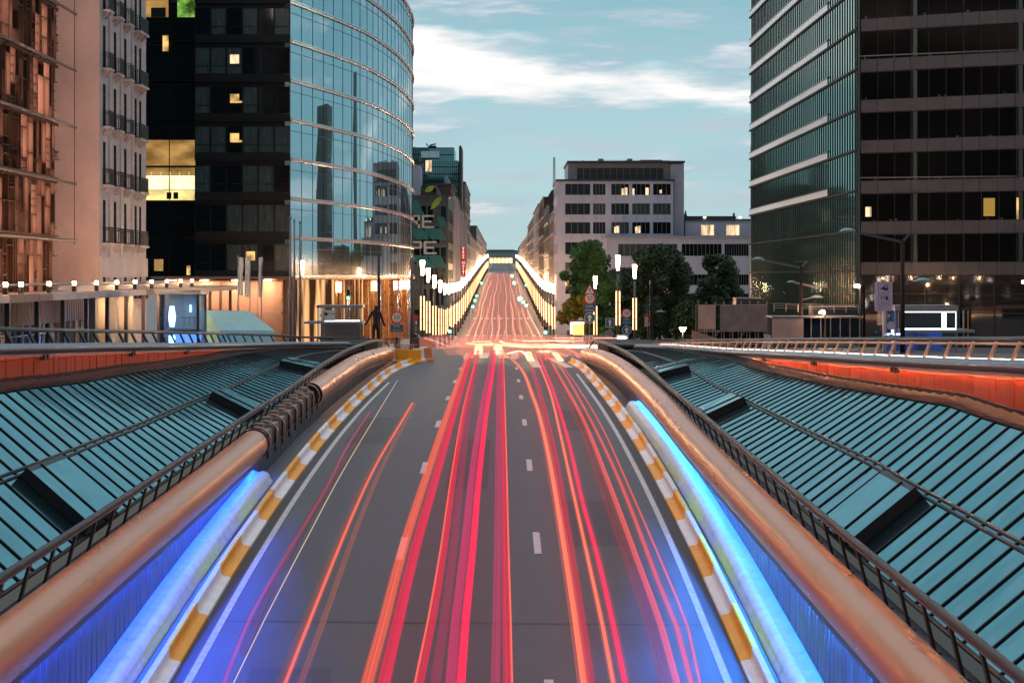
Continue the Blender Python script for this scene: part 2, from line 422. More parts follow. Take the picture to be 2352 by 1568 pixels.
M.update(
    blue_led_r=glow('blue_led_bright', (.012, .22, 1.0), 1300),
    red_led={-1: glow('red_led_dim', (1.0, .30, .12), 26), 1: glow('red_led', (1.0, .40, .16), 130)},
    hall_glow=glow('hall_interior', (1.0, .54, .28), 3.6, True, ((.5, .5, .35), .35, .65, .1)),
    hallglass=clear_glass('hall_glass', (.75, .78, .80), .10),
    lobbystone=mat('lobby_stone', (.45, .36, .27), .7, 0, .1, .8),
    litpale_s=glow('wall_light', (1.0, .66, .36), 60),
    litstorey=glow('lit_storey', (1.0, .78, .28), 1.05, False, ((.5, .5, .9), .38, .6, .55)), litamber=glow('lit_amber', (.62, .34, .10), .75, False, ((.35, .35, .8), .35, .62, .35)),
    sgreen_dim=glow('green_lamp', (.5, .9, .45), .8, False),
    brownpanel_r=mat('terracotta_panel', (.50, .29, .21), .5, 0, .08, .4),
    lobby_dim=glow('dim_lobby', (.9, .50, .16), .16, False, ((.4, .4, .5), .45, .7, .05)),
    litdim=glow('lit_dim', (.9, .55, .12), .35, False), flood_dim=glow('small_lamp', (1.0, .70, .42), 12),
    sky_glass=mirror('pale_glass', (.8, .95, 1.0), .6, (.2, .28, .3), .1),
    letterglow=glow('lit_lettering', (1.0, .84, .74), 1.6, False), signdeepred=glow('lit_red_sign', (.50, .03, .02), .7, False),
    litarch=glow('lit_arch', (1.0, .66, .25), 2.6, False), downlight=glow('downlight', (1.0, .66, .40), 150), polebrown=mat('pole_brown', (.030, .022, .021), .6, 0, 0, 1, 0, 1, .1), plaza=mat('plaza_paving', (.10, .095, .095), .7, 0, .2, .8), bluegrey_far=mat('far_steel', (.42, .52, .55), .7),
    shopglow=glow('shop_light', (1.0, .62, .38), 2.2), adwhite=glow('ad_white', (1.0, .95, 1.0), 2.2, False), adorange=glow('ad_orange', (1.0, .50, .13), 2.0, False),
)
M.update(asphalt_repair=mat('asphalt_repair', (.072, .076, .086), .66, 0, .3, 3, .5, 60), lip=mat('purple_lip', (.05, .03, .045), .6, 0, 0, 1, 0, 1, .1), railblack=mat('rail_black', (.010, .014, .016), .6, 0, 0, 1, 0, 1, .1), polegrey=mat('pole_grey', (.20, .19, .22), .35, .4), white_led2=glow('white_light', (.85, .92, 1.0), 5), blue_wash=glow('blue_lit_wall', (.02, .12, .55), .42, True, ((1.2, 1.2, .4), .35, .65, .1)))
# ================================================================== the ground
zr = interp([(-30, -6.6), (20, -3.05), (33, -1.92), (43.3, -1.1), (55, -.5), (67, -.15), (80, 0), (95, .02), (118, 0), (140, -.25), (165, -1.2),
             (193, -2.6), (227, -4.2), (285, -5.6), (354, -5.6), (450, -4.2), (590, -1.2), (724, 1.5), (965, 5.8), (1200, 9), (1720, 15.5), (2600, 18)])
zp = interp([(-10, 5.0), (20, 4.0), (40, 3.3), (60, 2.55), (92, 1.45), (104, .75), (118, 0.0)])     # pavements beside the ramp
def sheet(name, xs, ys, fz, m, parent=None):
    mb = MB()
    for j in range(len(ys) - 1):
        for i in range(len(xs) - 1):
            a, b, c, d_ = xs[i], xs[i + 1], ys[j], ys[j + 1]
            mb.quad([(a, c, fz(a, c)), (b, c, fz(b, c)), (b, d_, fz(b, d_)), (a, d_, fz(a, d_))], 0, True)
    return mb.build(name, m, parent)
def rng(a, b, s):
    n = max(1, round((b - a) / s)); return [a + (b - a) * i / n for i in range(n + 1)]
YL = rng(118, 300, 4) + rng(306, 1000, 12)[1:] + rng(1000, 2600, 60)[1:]
struct(sheet('ground', [-1800, -600, -200, -60, 60, 200, 600, 1800], rng(118, 1000, 20) + rng(1000, 2600, 100)[1:] + [5000], lambda x, y: zr(min(y, 2600)) - .35, M['paving']))
struct(sheet('road', [-7.05, -4, -.8, 2.4, 5.45], rng(-20, 118, 1.5), lambda x, y: zr(y), M['asphalt']))
struct(sheet('road', [-60, -20, -7.4, 0, 7.4, 20, 60], rng(118, 168, 2.5), lambda x, y: zr(y), M['asphalt']))
struct(sheet('road', [-7.4, -3, 0, 3, 7.4], [y for y in YL if y >= 166], lambda x, y: zr(y), M['asphalt']))
def pavement(x0, x1, ys, edge):
    mb = MB(); h = .13
    for j in range(len(ys) - 1):
        a, b = ys[j], ys[j + 1]
        mb.quad([(x0, a, zr(a) + h), (x1, a, zr(a) + h), (x1, b, zr(b) + h), (x0, b, zr(b) + h)], 0)
        mb.quad([(edge, a, zr(a) - .1), (edge, b, zr(b) - .1), (edge, b, zr(b) + h), (edge, a, zr(a) + h)], 1)
    a = ys[0]
    mb.quad([(x0, a, zr(a) - .1), (x1, a, zr(a) - .1), (x1, a, zr(a) + h), (x0, a, zr(a) + h)], 1)
    return struct(mb.build('pavement', [M['paving'], M['kerb']]))
pavement(-60, -7.4, [y for y in YL if y >= 166], -7.4)
pavement(7.4, 60, [y for y in YL if y >= 166], 7.4)
# rounded corner of the left pavement reaching forward to the crossing
mb = MB(); pts = [(-7.4, 166), (-7.4, 158), (-7.15, 150), (-6.6, 142), (-5.9, 134), (-5.55, 128), (-5.6, 122), (-6.3, 119), (-26, 119), (-26, 166)]
mb.quad([(x, y, zr(y) + .14) for x, y in pts][::-1], 0)
for a, b in zip(pts, pts[1:]):
    mb.quad([(a[0], a[1], zr(a[1]) - .1), (b[0], b[1], zr(b[1]) - .1), (b[0], b[1], zr(b[1]) + .14), (a[0], a[1], zr(a[1]) + .14)], 1)
struct(mb.build('pavement', [M['paving'], M['kerb']]))
# narrow gutters and patched strip beside the barriers
mb = MB()
for x0, x1 in ((-5.93, -5.74), (4.16, 4.4)):
    ys = rng(0, 92, 2)
    for a, b in zip(ys, ys[1:]): mb.quad([(x0, a, zr(a) + .004), (x1, a, zr(a) + .004), (x1, b, zr(b) + .004), (x0, b, zr(b) + .004)])
struct(mb.build('road_gutter', M['asphalt_patch']))
# expansion joints and seams across the ramp
mb = MB()
for y0, wd in ((37.15, .10), (78.5, .12)):
    mb.quad([(-6.6, y0, zr(y0) + .004), (5.1, y0 - .35, zr(y0 - .35) + .004), (5.1, y0 - .35 + wd, zr(y0 - .35 + wd) + .004), (-6.6, y0 + wd, zr(y0 + wd) + .004)])
rr = random.Random(8)
for k in range(16):           # hairline cracks
    x = rr.uniform(-5.2, 3.6); y = rr.uniform(30, 84); a = rr.choice((0, 0, 1)); ln = rr.uniform(1.5, 6)
    for j in range(8):
        x1 = x + (rr.uniform(-.10, .10) if a == 0 else ln / 8); y1 = y + (ln / 8 if a == 0 else rr.uniform(-.12, .12)); wd = .018
        mb.quad([(x, y, zr(y) + .004), (x + wd, y - wd, zr(y) + .004), (x1 + wd, y1 - wd, zr(y1) + .004), (x1, y1, zr(y1) + .004)]); x, y = x1, y1
struct(mb.build('road_joint', M['black']))
mb = MB()
for x0, x1, y0, y1 in ((-5.3, -3.9, 62, 71), (1.6, 2.9, 44, 50), (-1.6, -.4, 52, 63), (2.2, 3.4, 66, 74), (-4.6, -3.1, 31, 34)):
    ys = rng(y0, y1, 1)
    for a, b in zip(ys, ys[1:]): mb.quad([(x0, a, zr(a) + .0035), (x1, a, zr(a) + .0035), (x1, b, zr(b) + .0035), (x0, b, zr(b) + .0035)])
struct(mb.build('road_patch', M['asphalt_repair']))
# painted lines
mb = MB(); e8 = .008
def stripe(x, y0, y1, wd, mi=0, x1=None):
    ys = rng(y0, y1, 1.5); xe = x if x1 is None else x1
    fx = lambda y: x + (xe - x) * (y - y0) / (y1 - y0)
    for a, b in zip(ys, ys[1:]):
        mb.quad([(fx(a) - wd / 2, a, zr(a) + e8), (fx(a) + wd / 2, a, zr(a) + e8), (fx(b) + wd / 2, b, zr(b) + e8), (fx(b) - wd / 2, b, zr(b) + e8)], mi)
stripe(-5.63, 5, 92, .14); stripe(4.05, 5, 100, .14)
for x in (-2.36, .84):
    for i in range(8):
        y = 30.2 + 12.3 * i + (0 if x < 0 else .6)
        stripe(x, y, y + 2.5, .17)
for k in range(24):                      # dotted lane lines on the street
    for x in (-3.1, .4, 3.6):
        y = 250 + 17 * k; stripe(x, y, y + 4, .16)
for x, wd in ((-2.2, .62), (-1.2, .62), (.1, .62), (.85, .5)): stripe(x, 119, 129, wd)
stripe(2.05, 107, 122, .55, 0, 1.75); stripe(3.9, 107, 120, .55, 0, 3.1)
for i in range(9): stripe(-6.4 + i * 1.5, 168, 172, .7)
for i in range(9): stripe(-6.2 + i * 1.5, 330, 336, .7)
for i in range(9): stripe(-6.2 + i * 1.5, 420, 428, .7)
struct(mb.build('road_marking', M['paint']))

# ================================================================== the ramp between its two walls
pzc = interp([(5, -.42), (20, -.21), (27, -.11), (41, .13), (55, .40), (68, .76), (80, .9), (92, .95), (106, .74), (118, .35)])
rzz = interp([(5, .45), (20, .56), (28, .63), (35, .71), (43, .84), (49.5, .95), (58, 1.1), (66, 1.22), (72.5, 1.39), (81, 1.58), (91.5, 1.68), (105, 1.6), (118, 1.2)])
rzr = interp([(5, .62), (20, .70), (28, .77), (35, .85), (43, .97), (49.5, 1.07), (58, 1.2), (66, 1.3), (72.5, 1.44), (81, 1.6), (91.5, 1.68), (105, 1.6), (118, 1.2)])
wxl = interp([(5, 7.05), (88, 7.05), (105, 6.85), (118, 6.65)])          # distance of the left wall from the view axis
wxr = interp([(5, 5.45), (80, 5.45), (97, 5.2), (112, 4.75)])
def wx(sd, y): return -wxl(y) if sd < 0 else wxr(y)
YEND = {-1: 116.0, 1: 110.0}
BLUE = {-1: 53.8, 1: 75.5}
SIDE = {-1: 'left', 1: 'right'}
def arc(c, r, a0, a1, n): return [(c[0] + r * math.cos(R(a0 + (a1 - a0) * i / n)), c[1] + r * math.sin(R(a0 + (a1 - a0) * i / n))) for i in range(n + 1)]
RP = .43
for sd in (-1, 1):
    t = thing('ramp_wall', f'ribbed metal {SIDE[sd]} wall of the sunken road under a round orange coping', 'wall', (wx(sd, 60), 60, 0))
    def kid(mb, name, mats):
        o = mb.build(name, mats, t); o.matrix_parent_inverse = Matrix.Translation((-t.location.x, -t.location.y, -t.location.z)); return o
    # panels
    mb = MB(); y = 6.0; k = 0
    while y < YEND[sd] - .1:
        y1 = y + .40; x = wx(sd, y) + sd * .14; j = (random.random() - .5) * .012
        mb.hexa([(x + j, y, zr(y) - .3), (x + j, y1 - .045, zr(y1) - .3), (x + sd * .12, y1 - .045, zr(y1) - .3), (x + sd * .12, y, zr(y) - .3),
                 (x + j, y, pzc(y) - .16), (x + j, y1 - .045, pzc(y1) - .16), (x + sd * .12, y1 - .045, pzc(y1) - .16), (x + sd * .12, y, pzc(y) - .16)], 0)
        y = y1
    kid(mb, 'wall_panel', M['panel'])
    mb = MB(); ys = rng(6, YEND[sd], 3)
    for a, b in zip(ys, ys[1:]):
        mb.hexa([(wx(sd, a) + sd * .265, a, zr(a) - .5), (wx(sd, b) + sd * .265, b, zr(b) - .5), (wx(sd, b) + sd * .75, b, zr(b) - .5), (wx(sd, a) + sd * .75, a, zr(a) - .5),
                 (wx(sd, a) + sd * .265, a, pzc(a) - .05), (wx(sd, b) + sd * .265, b, pzc(b) - .05), (wx(sd, b) + sd * .75, b, pzc(b) - .05), (wx(sd, a) + sd * .75, a, pzc(a) - .05)], 0)
    kid(mb, 'wall_core', M['conc'])
    # rounded plinth at the foot
    mb = MB(); prof = [(-.46, -.05), (-.46, .04)] + [(-.42 + .02, .10)] + arc((-.17, .10), .22, 165, 60, 6) + [(0.13, .34), (.13, -.05)]
    rings = []
    for y in rng(6, BLUE[sd] - .6, 2.0): rings.append([(wx(sd, y) + sd * px, y, zr(y) + pz) for px, pz in prof])
    mb.loft(rings, 0, True)
    kid(mb, 'plinth', M['plinth'])
    # round coping in lengths, with a seam ring between them
    spans = [(6, 54.4), (70.8, YEND[sd])] if sd < 0 else [(6, YEND[sd])]
    for s0, s1 in spans:
        mb = MB(); cuts = rng(s0, s1, 4.4)
        for a, b in zip(cuts, cuts[1:]):
            rings = []
            for y in rng(a + .004, b - .004, .8):
                cx = wx(sd, y) + sd * .27
                rings.append([(cx + sd * -math.cos(R(q)) * RP, y, pzc(y) + math.sin(R(q)) * RP) for q in range(-150, 210, 15)])
            mb.loft(rings, 0, True, True, False)
            if b < s1 - .1:
                cx = wx(sd, b) + sd * .27
                mb.loft([[(cx + sd * -math.cos(R(q)) * (RP - .004), yy, pzc(b) + math.sin(R(q)) * (RP - .012)) for q in range(-150, 210, 15)] for yy in (b - .02, b + .02)], 1, True)
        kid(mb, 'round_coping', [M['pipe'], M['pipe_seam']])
    # ledge behind the coping
    mb = MB(); ys = rng(6, YEND[sd], 2)
    for a, b in zip(ys, ys[1:]):
        q = [(wx(sd, y) + sd * o_, y, pzc(y) + h) for y, o_, h in ((a, .45, .02), (b, .45, .02), (b, 1.02, .04), (a, 1.02, .04))]
        mb.hexa([(p[0], p[1], p[2] - .12) for p in q] + q, 0)
    kid(mb, 'ledge', M['coping'])
    # strip lights hidden under the coping
    mb = MB(); mb.tube([(wx(sd, y) + sd * .112, y, pzc(y) - .408) for y in rng(8, BLUE[sd], 3)], .012, 6)
    kid(mb, 'strip_light', M['blue_led'] if sd < 0 else M['blue_led_r'] if 'blue_led_r' in M else M['blue_led'])
    mb = MB(); mb.tube([(wx(sd, y) + sd * .112, y, pzc(y) - .408) for y in rng(72 if sd < 0 else 84, YEND[sd] - 1, 3)], .010, 6)
    kid(mb, 'warm_strip_light', M['warm_led'])
    if sd < 0:        # stripped length where the coping is missing: boxes, ribs and bars
        for i in range(9):
            y = 55.2 + i * 1.85; x = wx(sd, y); z = pzc(y)
            mb = MB()
            mb.box(x - .55, x - .12, y - .5, y + .5, z - .32, z + .16, 0)
            mb.box(x - .60, x - .30, y - .22, y + .22, z + .165, z + .36, 0)
            mb.tube([(x - .30 + RP * math.cos(R(q)) * 1.0, y + .1, z + .0 + RP * math.sin(R(q))) for q in range(100, -60, -16)], .028, 6, 1)
            mb.box(x + .02, x + .07, y + .04, y + .12, z - .5, z + .22, 2)
            mb.bar((x + .05, y - .9, z - .30), (x + .05, y + .95, z - .25), .03, .03, 2)
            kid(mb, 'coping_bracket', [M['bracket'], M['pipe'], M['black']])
        mb = MB()
        for y in (54.5, 70.7):
            cx = wx(sd, y) + sd * .27
            mb.loft([[(cx + sd * -math.cos(R(q)) * rr, yy, pzc(y) + math.sin(R(q)) * rr) for q in range(-150, 210, 15)] for yy, rr in ((y - .05, RP + .03), (y + .05, RP + .03))], 0, True)
        kid(mb, 'coping_collar', M['black'])
    mb = MB(); ys = rng(6, YEND[sd] - 1, 2)  # added plate that keeps the strip light off the road
    for a, b in zip(ys, ys[1:]):
        q = [(wx(sd, y) + sd * o_, y, pzc(y) + h_) for h_ in (-.452, -.33) for y, o_ in ((a, .0), (b, .0), (b, .012), (a, .012))]
        mb.hexa(q, 0)
    kid(mb, 'added_light_shield', M['panel'])
    # handrail above the coping
    h = thing('handrail', f'low dark handrail on slanting posts along the {SIDE[sd]} orange coping', 'handrail', (wx(sd, 60) + sd * .6, 60, 0))
    inv = Matrix.Translation((-h.location.x, -h.location.y, 0))
    rx = lambda y: wx(sd, y) + sd * .62
    mb = MB(); mb.tube([(rx(y), y, rzr(y)) for y in rng(7, YEND[sd] - 1, 1.5)], .062, 10)
    mb.tube([(rx(y) - sd * .03, y, rzr(y) - .075) for y in rng(7, YEND[sd] - 1, 1.5)], .022, 6, 1)
    ye = YEND[sd] - .9
    mb.tube([(rx(ye), ye, rzz(ye)), (rx(ye) - sd * .35, ye + .2, rzz(ye) - .5), (rx(ye) - sd * .4, ye + .3, pzc(ye) - .2)], .05, 8)
    o = mb.build('rail', [M['steel'], M['railstripe']], h); o.matrix_parent_inverse = inv
    y = 20.2
    while y < YEND[sd] - 2:
        mb = MB(); b0 = Vector((rx(y) + sd * .20, y - .06, pzc(y) + .02)); b1 = Vector((rx(y), y, rzr(y) - .03))
        mb.bar(b0, b1, .045, .17, 0, (0, 1, .2)); mb.box(b0.x - .08, b0.x + .08, b0.y - .07, b0.y + .07, b0.z, b0.z + .03, 0)
        o = mb.build('post', M['black'], h); o.matrix_parent_inverse = inv
        y += 1.65 if y < 60 else 1.45

# ------------------------------------------------------------------ concrete barriers, painted white and yellow
PROF = [(0, -.06), (0, .05), (.015, .065), (.17, .095), (.20, .135), (.205, .285), (.215, .305), (.235, .315), (.315, .315), (.335, .305), (.345, .285), (.35, -.06)]
def footx(sd, y):
    if sd < 0: return -5.95 + (0 if y < 96 else ((y - 96) / 16) ** 2 * .75)
    return 4.42 - (0 if y < 100 else ((y - 100) / 10) ** 2 * .25)
def barrier(y0, y1, sd, n):
    t = thing('traffic_barrier', 'x', 'barrier', (footx(sd, y0) + sd * .17, y0, zr(y0)), f'painted concrete barriers along the {SIDE[sd]} edge of the ramp')
    mid = (y0 + y1) / 2
    for a, b, m_ in ((y0 + .012, mid, 'bwhite'), (mid, y1 - .012, 'byellow')):
        mb = MB(); rings = []
        for y in rng(a, b, .8): rings.append([(footx(sd, y) + sd * px - t.location.x, y - y0, zr(y) + pz - t.location.z) for px, pz in PROF])
        mb.loft(rings, 0, False)
        o = mb.build('white_section' if m_ == 'bwhite' else 'yellow_section', M[m_], t)
    return t
for sd in (-1, 1):
    y = 24.8; n = 0
    while y < 108:
        t = barrier(y, y + 6.3, sd, n)
        t['label'] = f'white and yellow concrete barrier, {ordn(n)} from the near end of the {SIDE[sd]} kerb'
        y += 6.3; n += 1
# barrier blocks turned across the end of the left kerb
def block(x, y, rz, m1, m2, label):
    t = thing('traffic_barrier', label, 'barrier', (x, y, zr(y)), 'barrier blocks at the end of the left kerb', rz)
    pr = [(-.34, 0), (-.34, .10), (-.20, .22), (-.13, .82), (.13, .82), (.20, .22), (.34, .10), (.34, 0)]
    for a, b, m_ in ((-.75, .0, m1), (.0, .75, m2)):
        mb = MB(); mb.loft([[(q, px, pz) for px, pz in pr] for q in (a + .005, b - .005)], 0, False)
        mb.build('painted_end', M[m_], t)
block(-5.65, 112.4, R(4), 'byellow', 'byellow', 'solid yellow barrier block closing the end of the left kerb')
block(-4.95, 114.6, R(52), 'bwhite', 'borange', 'white and orange barrier block just right of the yellow one')
block(-4.85, 117.4, R(74), 'bwhite', 'borange', 'dirty white barrier block behind the white and orange one')
block(-6.55, 113.2, R(12), 'bwhite', 'borange', 'pale barrier block between the yellow one and the orange coping')

# ------------------------------------------------------------------ pitched glass roofs either side of the ramp
OUT = {-1: lin([(-400, 950), (0, 900), (17, 897), (76, 888), (135, 882.6), (197, 874), (242, 866), (309, 854), (380, 846), (478, 829), (562, 812), (633, 804), (740, 802), (900, 800)]),
       1: lin([(1500, 803), (1530, 803), (1616, 816), (1672, 824), (1707, 836), (1747, 850), (1798, 860), (1861, 875), (1921, 886), (1993, 899), (2058, 910), (2186, 930.5), (2249, 953.7), (2319, 975), (2352, 985), (2700, 1090)])}
SLOPE = {-1: lin([(18, .98), (36, .88), (40, .83), (47, .73), (57, .55), (68, .38), (77, .25), (85, .15), (95, .10), (110, .06)]),
         1: lin([(18, .86), (36, .81), (42, .72), (53, .54), (60, .45), (70, .33), (80, .22), (92, .12), (110, .06)])}
CPY = {-1: lin([(-400, 815), (0, 807), (281, 800), (478, 797), (661, 792.5), (745, 792), (900, 791)]),
       1: lin([(1400, 797), (1530, 799), (1654, 810), (1832, 820), (2010, 832), (2188, 842), (2352, 850), (2700, 866)])}
RLY = {-1: lin([(-400, 748), (0, 754), (140, 757), (281, 760), (478, 764), (661, 770), (725, 774), (900, 778)]),
       1: lin([(1400, 785), (1530, 783), (1654, 780.5), (1832, 779), (2352, 778.5), (2700, 778)])}
def section(sd, Y):
    s = F / Y; xi = wx(sd, Y) + sd * 1.0; zi = rzz(Y) - .40; m_ = SLOPE[sd](Y)
    lo, hi = .4, 7.5
    def g(t_):
        x = CX + (xi + sd * t_) * s; y = CY + (CZ - zi - m_ * t_) * s
        return y - OUT[sd](x)
    for _ in range(40):
        mid = (lo + hi) / 2
        if g(mid) > 0: lo = mid
        else: hi = mid
    t_ = (lo + hi) / 2
    xo, zo = xi + sd * t_, zi + m_ * t_
    X = CX + xo * s
    return xi, zi, xo, zo, CZ - (CPY[sd](X) - CY) / s, CZ - (RLY[sd](X) - CY) / s
REND_ = {-1: 103.0, 1: 100.0}
for sd in (-1, 1):
    t = thing('glass_roof', f'sloping glass station roof with black rafters {SIDE[sd]} of the ramp', 'glass roof', (wx(sd, 55) + sd * 2.5, 55, 0))
    inv = Matrix.Translation((-t.location.x, -t.location.y, 0))
    def kid(mb, name, mats, par=t):
        o = mb.build(name, mats, par); o.matrix_parent_inverse = inv; return o
    REND = REND_[sd]
    Ys = rng(22, REND, .985); S = [section(sd, y) for y in Ys]
    def rp(i, u, h=0.0):          # point on the roof: u 0 inner .. 1 outer
        xi, zi, xo, zo = S[i][:4]
        nx, nz = -(zo - zi) * sd, abs(xo - xi); q = math.hypot(nx, nz)
        return Vector((xi + (xo - xi) * u + nx / q * h, Ys[i], zi + (zo - zi) * u + nz / q * h))
    mb = MB()
    for i in range(len(Ys) - 1):
        for u0, u1 in ((0, .46), (.46, 1)):
            j = [random.uniform(-.004, .004) for _ in range(4)]
            q = [rp(i, u0, j[0]), rp(i, u1, j[1]), rp(i + 1, u1, j[2]), rp(i + 1, u0, j[3])]
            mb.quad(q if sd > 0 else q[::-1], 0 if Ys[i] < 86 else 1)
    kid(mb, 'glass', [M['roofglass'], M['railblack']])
    for i in range(len(Ys)):
        mb = MB(); mb.bar(rp(i, 0, .010), rp(i, 1.0, .010), .055, .030, 0, (0, 0, 1))
        kid(mb, 'rafter', M['rafter'])
    mb = MB()
    for i in range(len(Ys) - 1):
        for u, hw in ((.445, .05), (.475, .05)):
            mb.bar(rp(i, u, .016), rp(i + 1, u, .016), .06, .04, 0)
        mb.bar(rp(i, 1.0, .012), rp(i + 1, 1.0, .012), .10, .035, 1)
        mb.bar(rp(i, 0.0, .012), rp(i + 1, 0.0, .012), .10, .035, 1)
    kid(mb, 'purlin', [M['purlin'], M['rafter']])
    # opened smoke vents
    for a, b in (((35.6, 38.4), (59.8, 62.9), (79, 83)) if sd < 0 else ((34.3, 37.0), (58.8, 61.8), (76.5, 80.0))):
        ia = min(range(len(Ys)), key=lambda k: abs(Ys[k] - a)); ib = min(range(len(Ys)), key=lambda k: abs(Ys[k] - b))
        lo = [rp(ia, .02, -.02), rp(ib, .02, -.02), rp(ib, .44, -.02), rp(ia, .44, -.02)]
        hi = [rp(ia, .02, .24), rp(ib, .02, .20), rp(ib, .44, .20), rp(ia, .44, .24)]
        if sd > 0: lo, hi = [lo[k] for k in (0, 3, 2, 1)], [hi[k] for k in (0, 3, 2, 1)]
        mb = MB(); mb.hexa(lo + hi, 0)
        v = kid(mb, 'roof_vent', M['black'])
        mb = MB(); im = (ia + ib) // 2
        up = lambda k, u: rp(k, u, .245 if k == ia else .205 if k == ib else .205 + .04 * (ib - k) / (ib - ia))
        for k0, k1 in ((ia, im), (im, ib)):
            q = [up(k0, .05), up(k0, .41), up(k1, .41), up(k1, .05)]
            mb.quad(q if sd > 0 else q[::-1], 0)
        mb.bar(up(im, .03), up(im, .43), .05, .05, 1)
        o = mb.build('vent_glass', [M['roofglass'], M['rafter']], v); o.matrix_parent_inverse = Matrix.Identity(4)
    # stepped flashing along the outer edge
    mb = MB()
    for i in range(len(Ys) - 1):
        a, b = rp(i, 1.0, .02), rp(i + 1, 1.0, .02)
        xo = max(abs(a.x), abs(b.x)) + .34
        mb.quad([(a.x, a.y, a.z + .02), (b.x, b.y, b.z + .05), (sd * xo, b.y, b.z + .16), (sd * xo, a.y, a.z + .10)][::(1 if sd < 0 else -1)], 0)
        mb.box(sd * (xo + .02) if sd > 0 else -xo - .10, xo + .10 if sd > 0 else -xo - .02, a.y, b.y - .02, a.z + .02, a.z + .20, 1)
    kid(mb, 'flashing', [M['flash'], M['lip']])
    # metal roof running on beyond the glass, up to the low ledge by the crossing
    mb = MB(); last = S[-1]
    y1 = YEND[sd] - 4
    q = [(last[0], REND, last[1]), (last[2], REND, last[3]), (last[2] - sd * .2, y1, last[3] - .35), (wx(sd, y1) + sd * 1.0, y1, last[1] - .1)]
    mb.quad(q if sd > 0 else q[::-1], 0)
    kid(mb, 'end_roof', M['railblack'])
    xs_ = sorted((wx(sd, 100) + sd * .95, sd * (10.6 if sd < 0 else 9.3)))
    mb = MB(); mb.box(*xs_, 105.5, 117, 0, 1.30, 0); mb.box(xs_[0], xs_[1], 105.4, 105.8, 1.302, 1.42, 1)
    kid(mb, 'end_ledge', [M['railblack'], M['purlin']])

    # ---- red panelled wall, grey coping, floodlights
    t2 = thing('retaining_wall', f'red panelled wall under a rolled grey coping behind the {SIDE[sd]} glass roof', 'wall', (S[20][2] + sd * .5, 42, 0))
    inv2 = Matrix.Translation((-t2.location.x, -t2.location.y, 0))
    def kid2(mb, name, mats):
        o = mb.build(name, mats, t2); o.matrix_parent_inverse = inv2; return o
    ox = lambda i: sd * (abs(S[i][2]) + .46)
    mb = MB()
    for i in range(len(Ys) - 1):
        a, b = Ys[i], Ys[i + 1]; zt = S[i][4]; ztb = S[i + 1][4]; h2 = (a + b) / 2
        for c0, c1 in ((a, h2), (h2, b)):
            f0, f1 = (c0 - a) / (b - a), (c1 - a) / (b - a)
            x0 = ox(i) + (ox(i + 1) - ox(i)) * f0; x1 = ox(i) + (ox(i + 1) - ox(i)) * f1
            zt0 = zt + (ztb - zt) * f0; zt1 = zt + (ztb - zt) * f1; j = random.uniform(-.01, .02)
            zb = S[i][3] - .05
            mb.hexa([(x0 + j, c0, zb), (x1 + j, c1 - .02, zb), (x1 + sd * .12, c1 - .02, zb), (x0 + sd * .12, c0, zb),
                     (x0 + j, c0, zt0), (x1 + j, c1 - .02, zt1), (x1 + sd * .12, c1 - .02, zt1), (x0 + sd * .12, c0, zt0)], 0)
    kid2(mb, 'red_panel', M['red'])
    mb = MB()
    for i in range(len(Ys) - 1):
        q = [(ox(k), Ys[k], S[k][4]) for k in (i, i + 1)]
        (xa, ya, za), (xb, yb, zb) = q; yb -= .03
        xb = xa + (xb - xa) * .97; zb = za + (zb - za) * .97
        mb.loft([[(x - sd * .12 + sd * math.cos(R(p)) * -.24, y, z + .04 + math.sin(R(p)) * .13) for p in range(-70, 200, 22)] for x, y, z in ((xa, ya, za), (xb, yb, zb))], 0, True, True, False)
    kid2(mb, 'rolled_coping', M['coping'])
    mb = MB()
    for i in range(len(Ys) - 1):
        (xa, ya, za), (xb, yb, zb) = [(ox(k), Ys[k], S[k][4]) for k in (i, i + 1)]
        mb.hexa([(xa - sd * .17, ya, za - .155), (xb - sd * .17, yb - .02, zb - .155), (xb - sd * .155, yb - .02, zb - .155), (xa - sd * .155, ya, za - .155),
                 (xa - sd * .17, ya, za - .05), (xb - sd * .17, yb - .02, zb - .05), (xb - sd * .155, yb - .02, zb - .05), (xa - sd * .155, ya, za - .05)])
    kid2(mb, 'strip_cover', M['coping'])  # added plate that hides the strip light under the coping
    mb = MB(); mb.tube([(ox(i) - sd * .03, Ys[i], S[i][4] - .082) for i in range(2, len(Ys))], .007, 6)
    kid2(mb, 'strip_light', M['red_led'][sd])
    mb = MB(); mb.tube([(ox(i) - sd * .10, Ys[i], S[i][4] - .17 - .05 * abs(math.sin(i * .55))) for i in range(4, len(Ys) - 8)], .012, 5)
    kid2(mb, 'cable', M['black'])
    for i in (24, 36, 47):
        mb = MB(); x, y, z = ox(i) - sd * .16, Ys[i], S[i][4] - .17
        for d_ in (-.16, .16):
            mb.box(x - .08, x + .05, y + d_ - .1, y + d_ + .1, z - .07, z + .05, 0)
        mb.bar((x, y - .3, z + .06), (x, y + .3, z + .06), .04, .03)
        kid2(mb, 'floodlight', M['black'])
    # ---- the railing on that wall
    h = thing('railing', f'metal railing with leaning flat posts on top of the {SIDE[sd]} red wall', 'railing', (S[20][2] + sd * .6, 42, 0))
    inv3 = Matrix.Translation((-h.location.x, -h.location.y, 0))
    def kid3(mb, name, mats):
        o = mb.build(name, mats, h); o.matrix_parent_inverse = inv3; return o
    n_end = len(Ys) - 1
    tops = [(ox(i) + sd * .30, Ys[i], S[i][5]) for i in range(0, n_end)]
    mb = MB(); mb.tube(tops, .058, 10)
    if sd > 0: mb.tube([(x - .05, y, z - .09) for x, y, z in tops], .03, 6, 1)
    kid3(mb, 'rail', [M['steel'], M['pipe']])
    y = 24.0
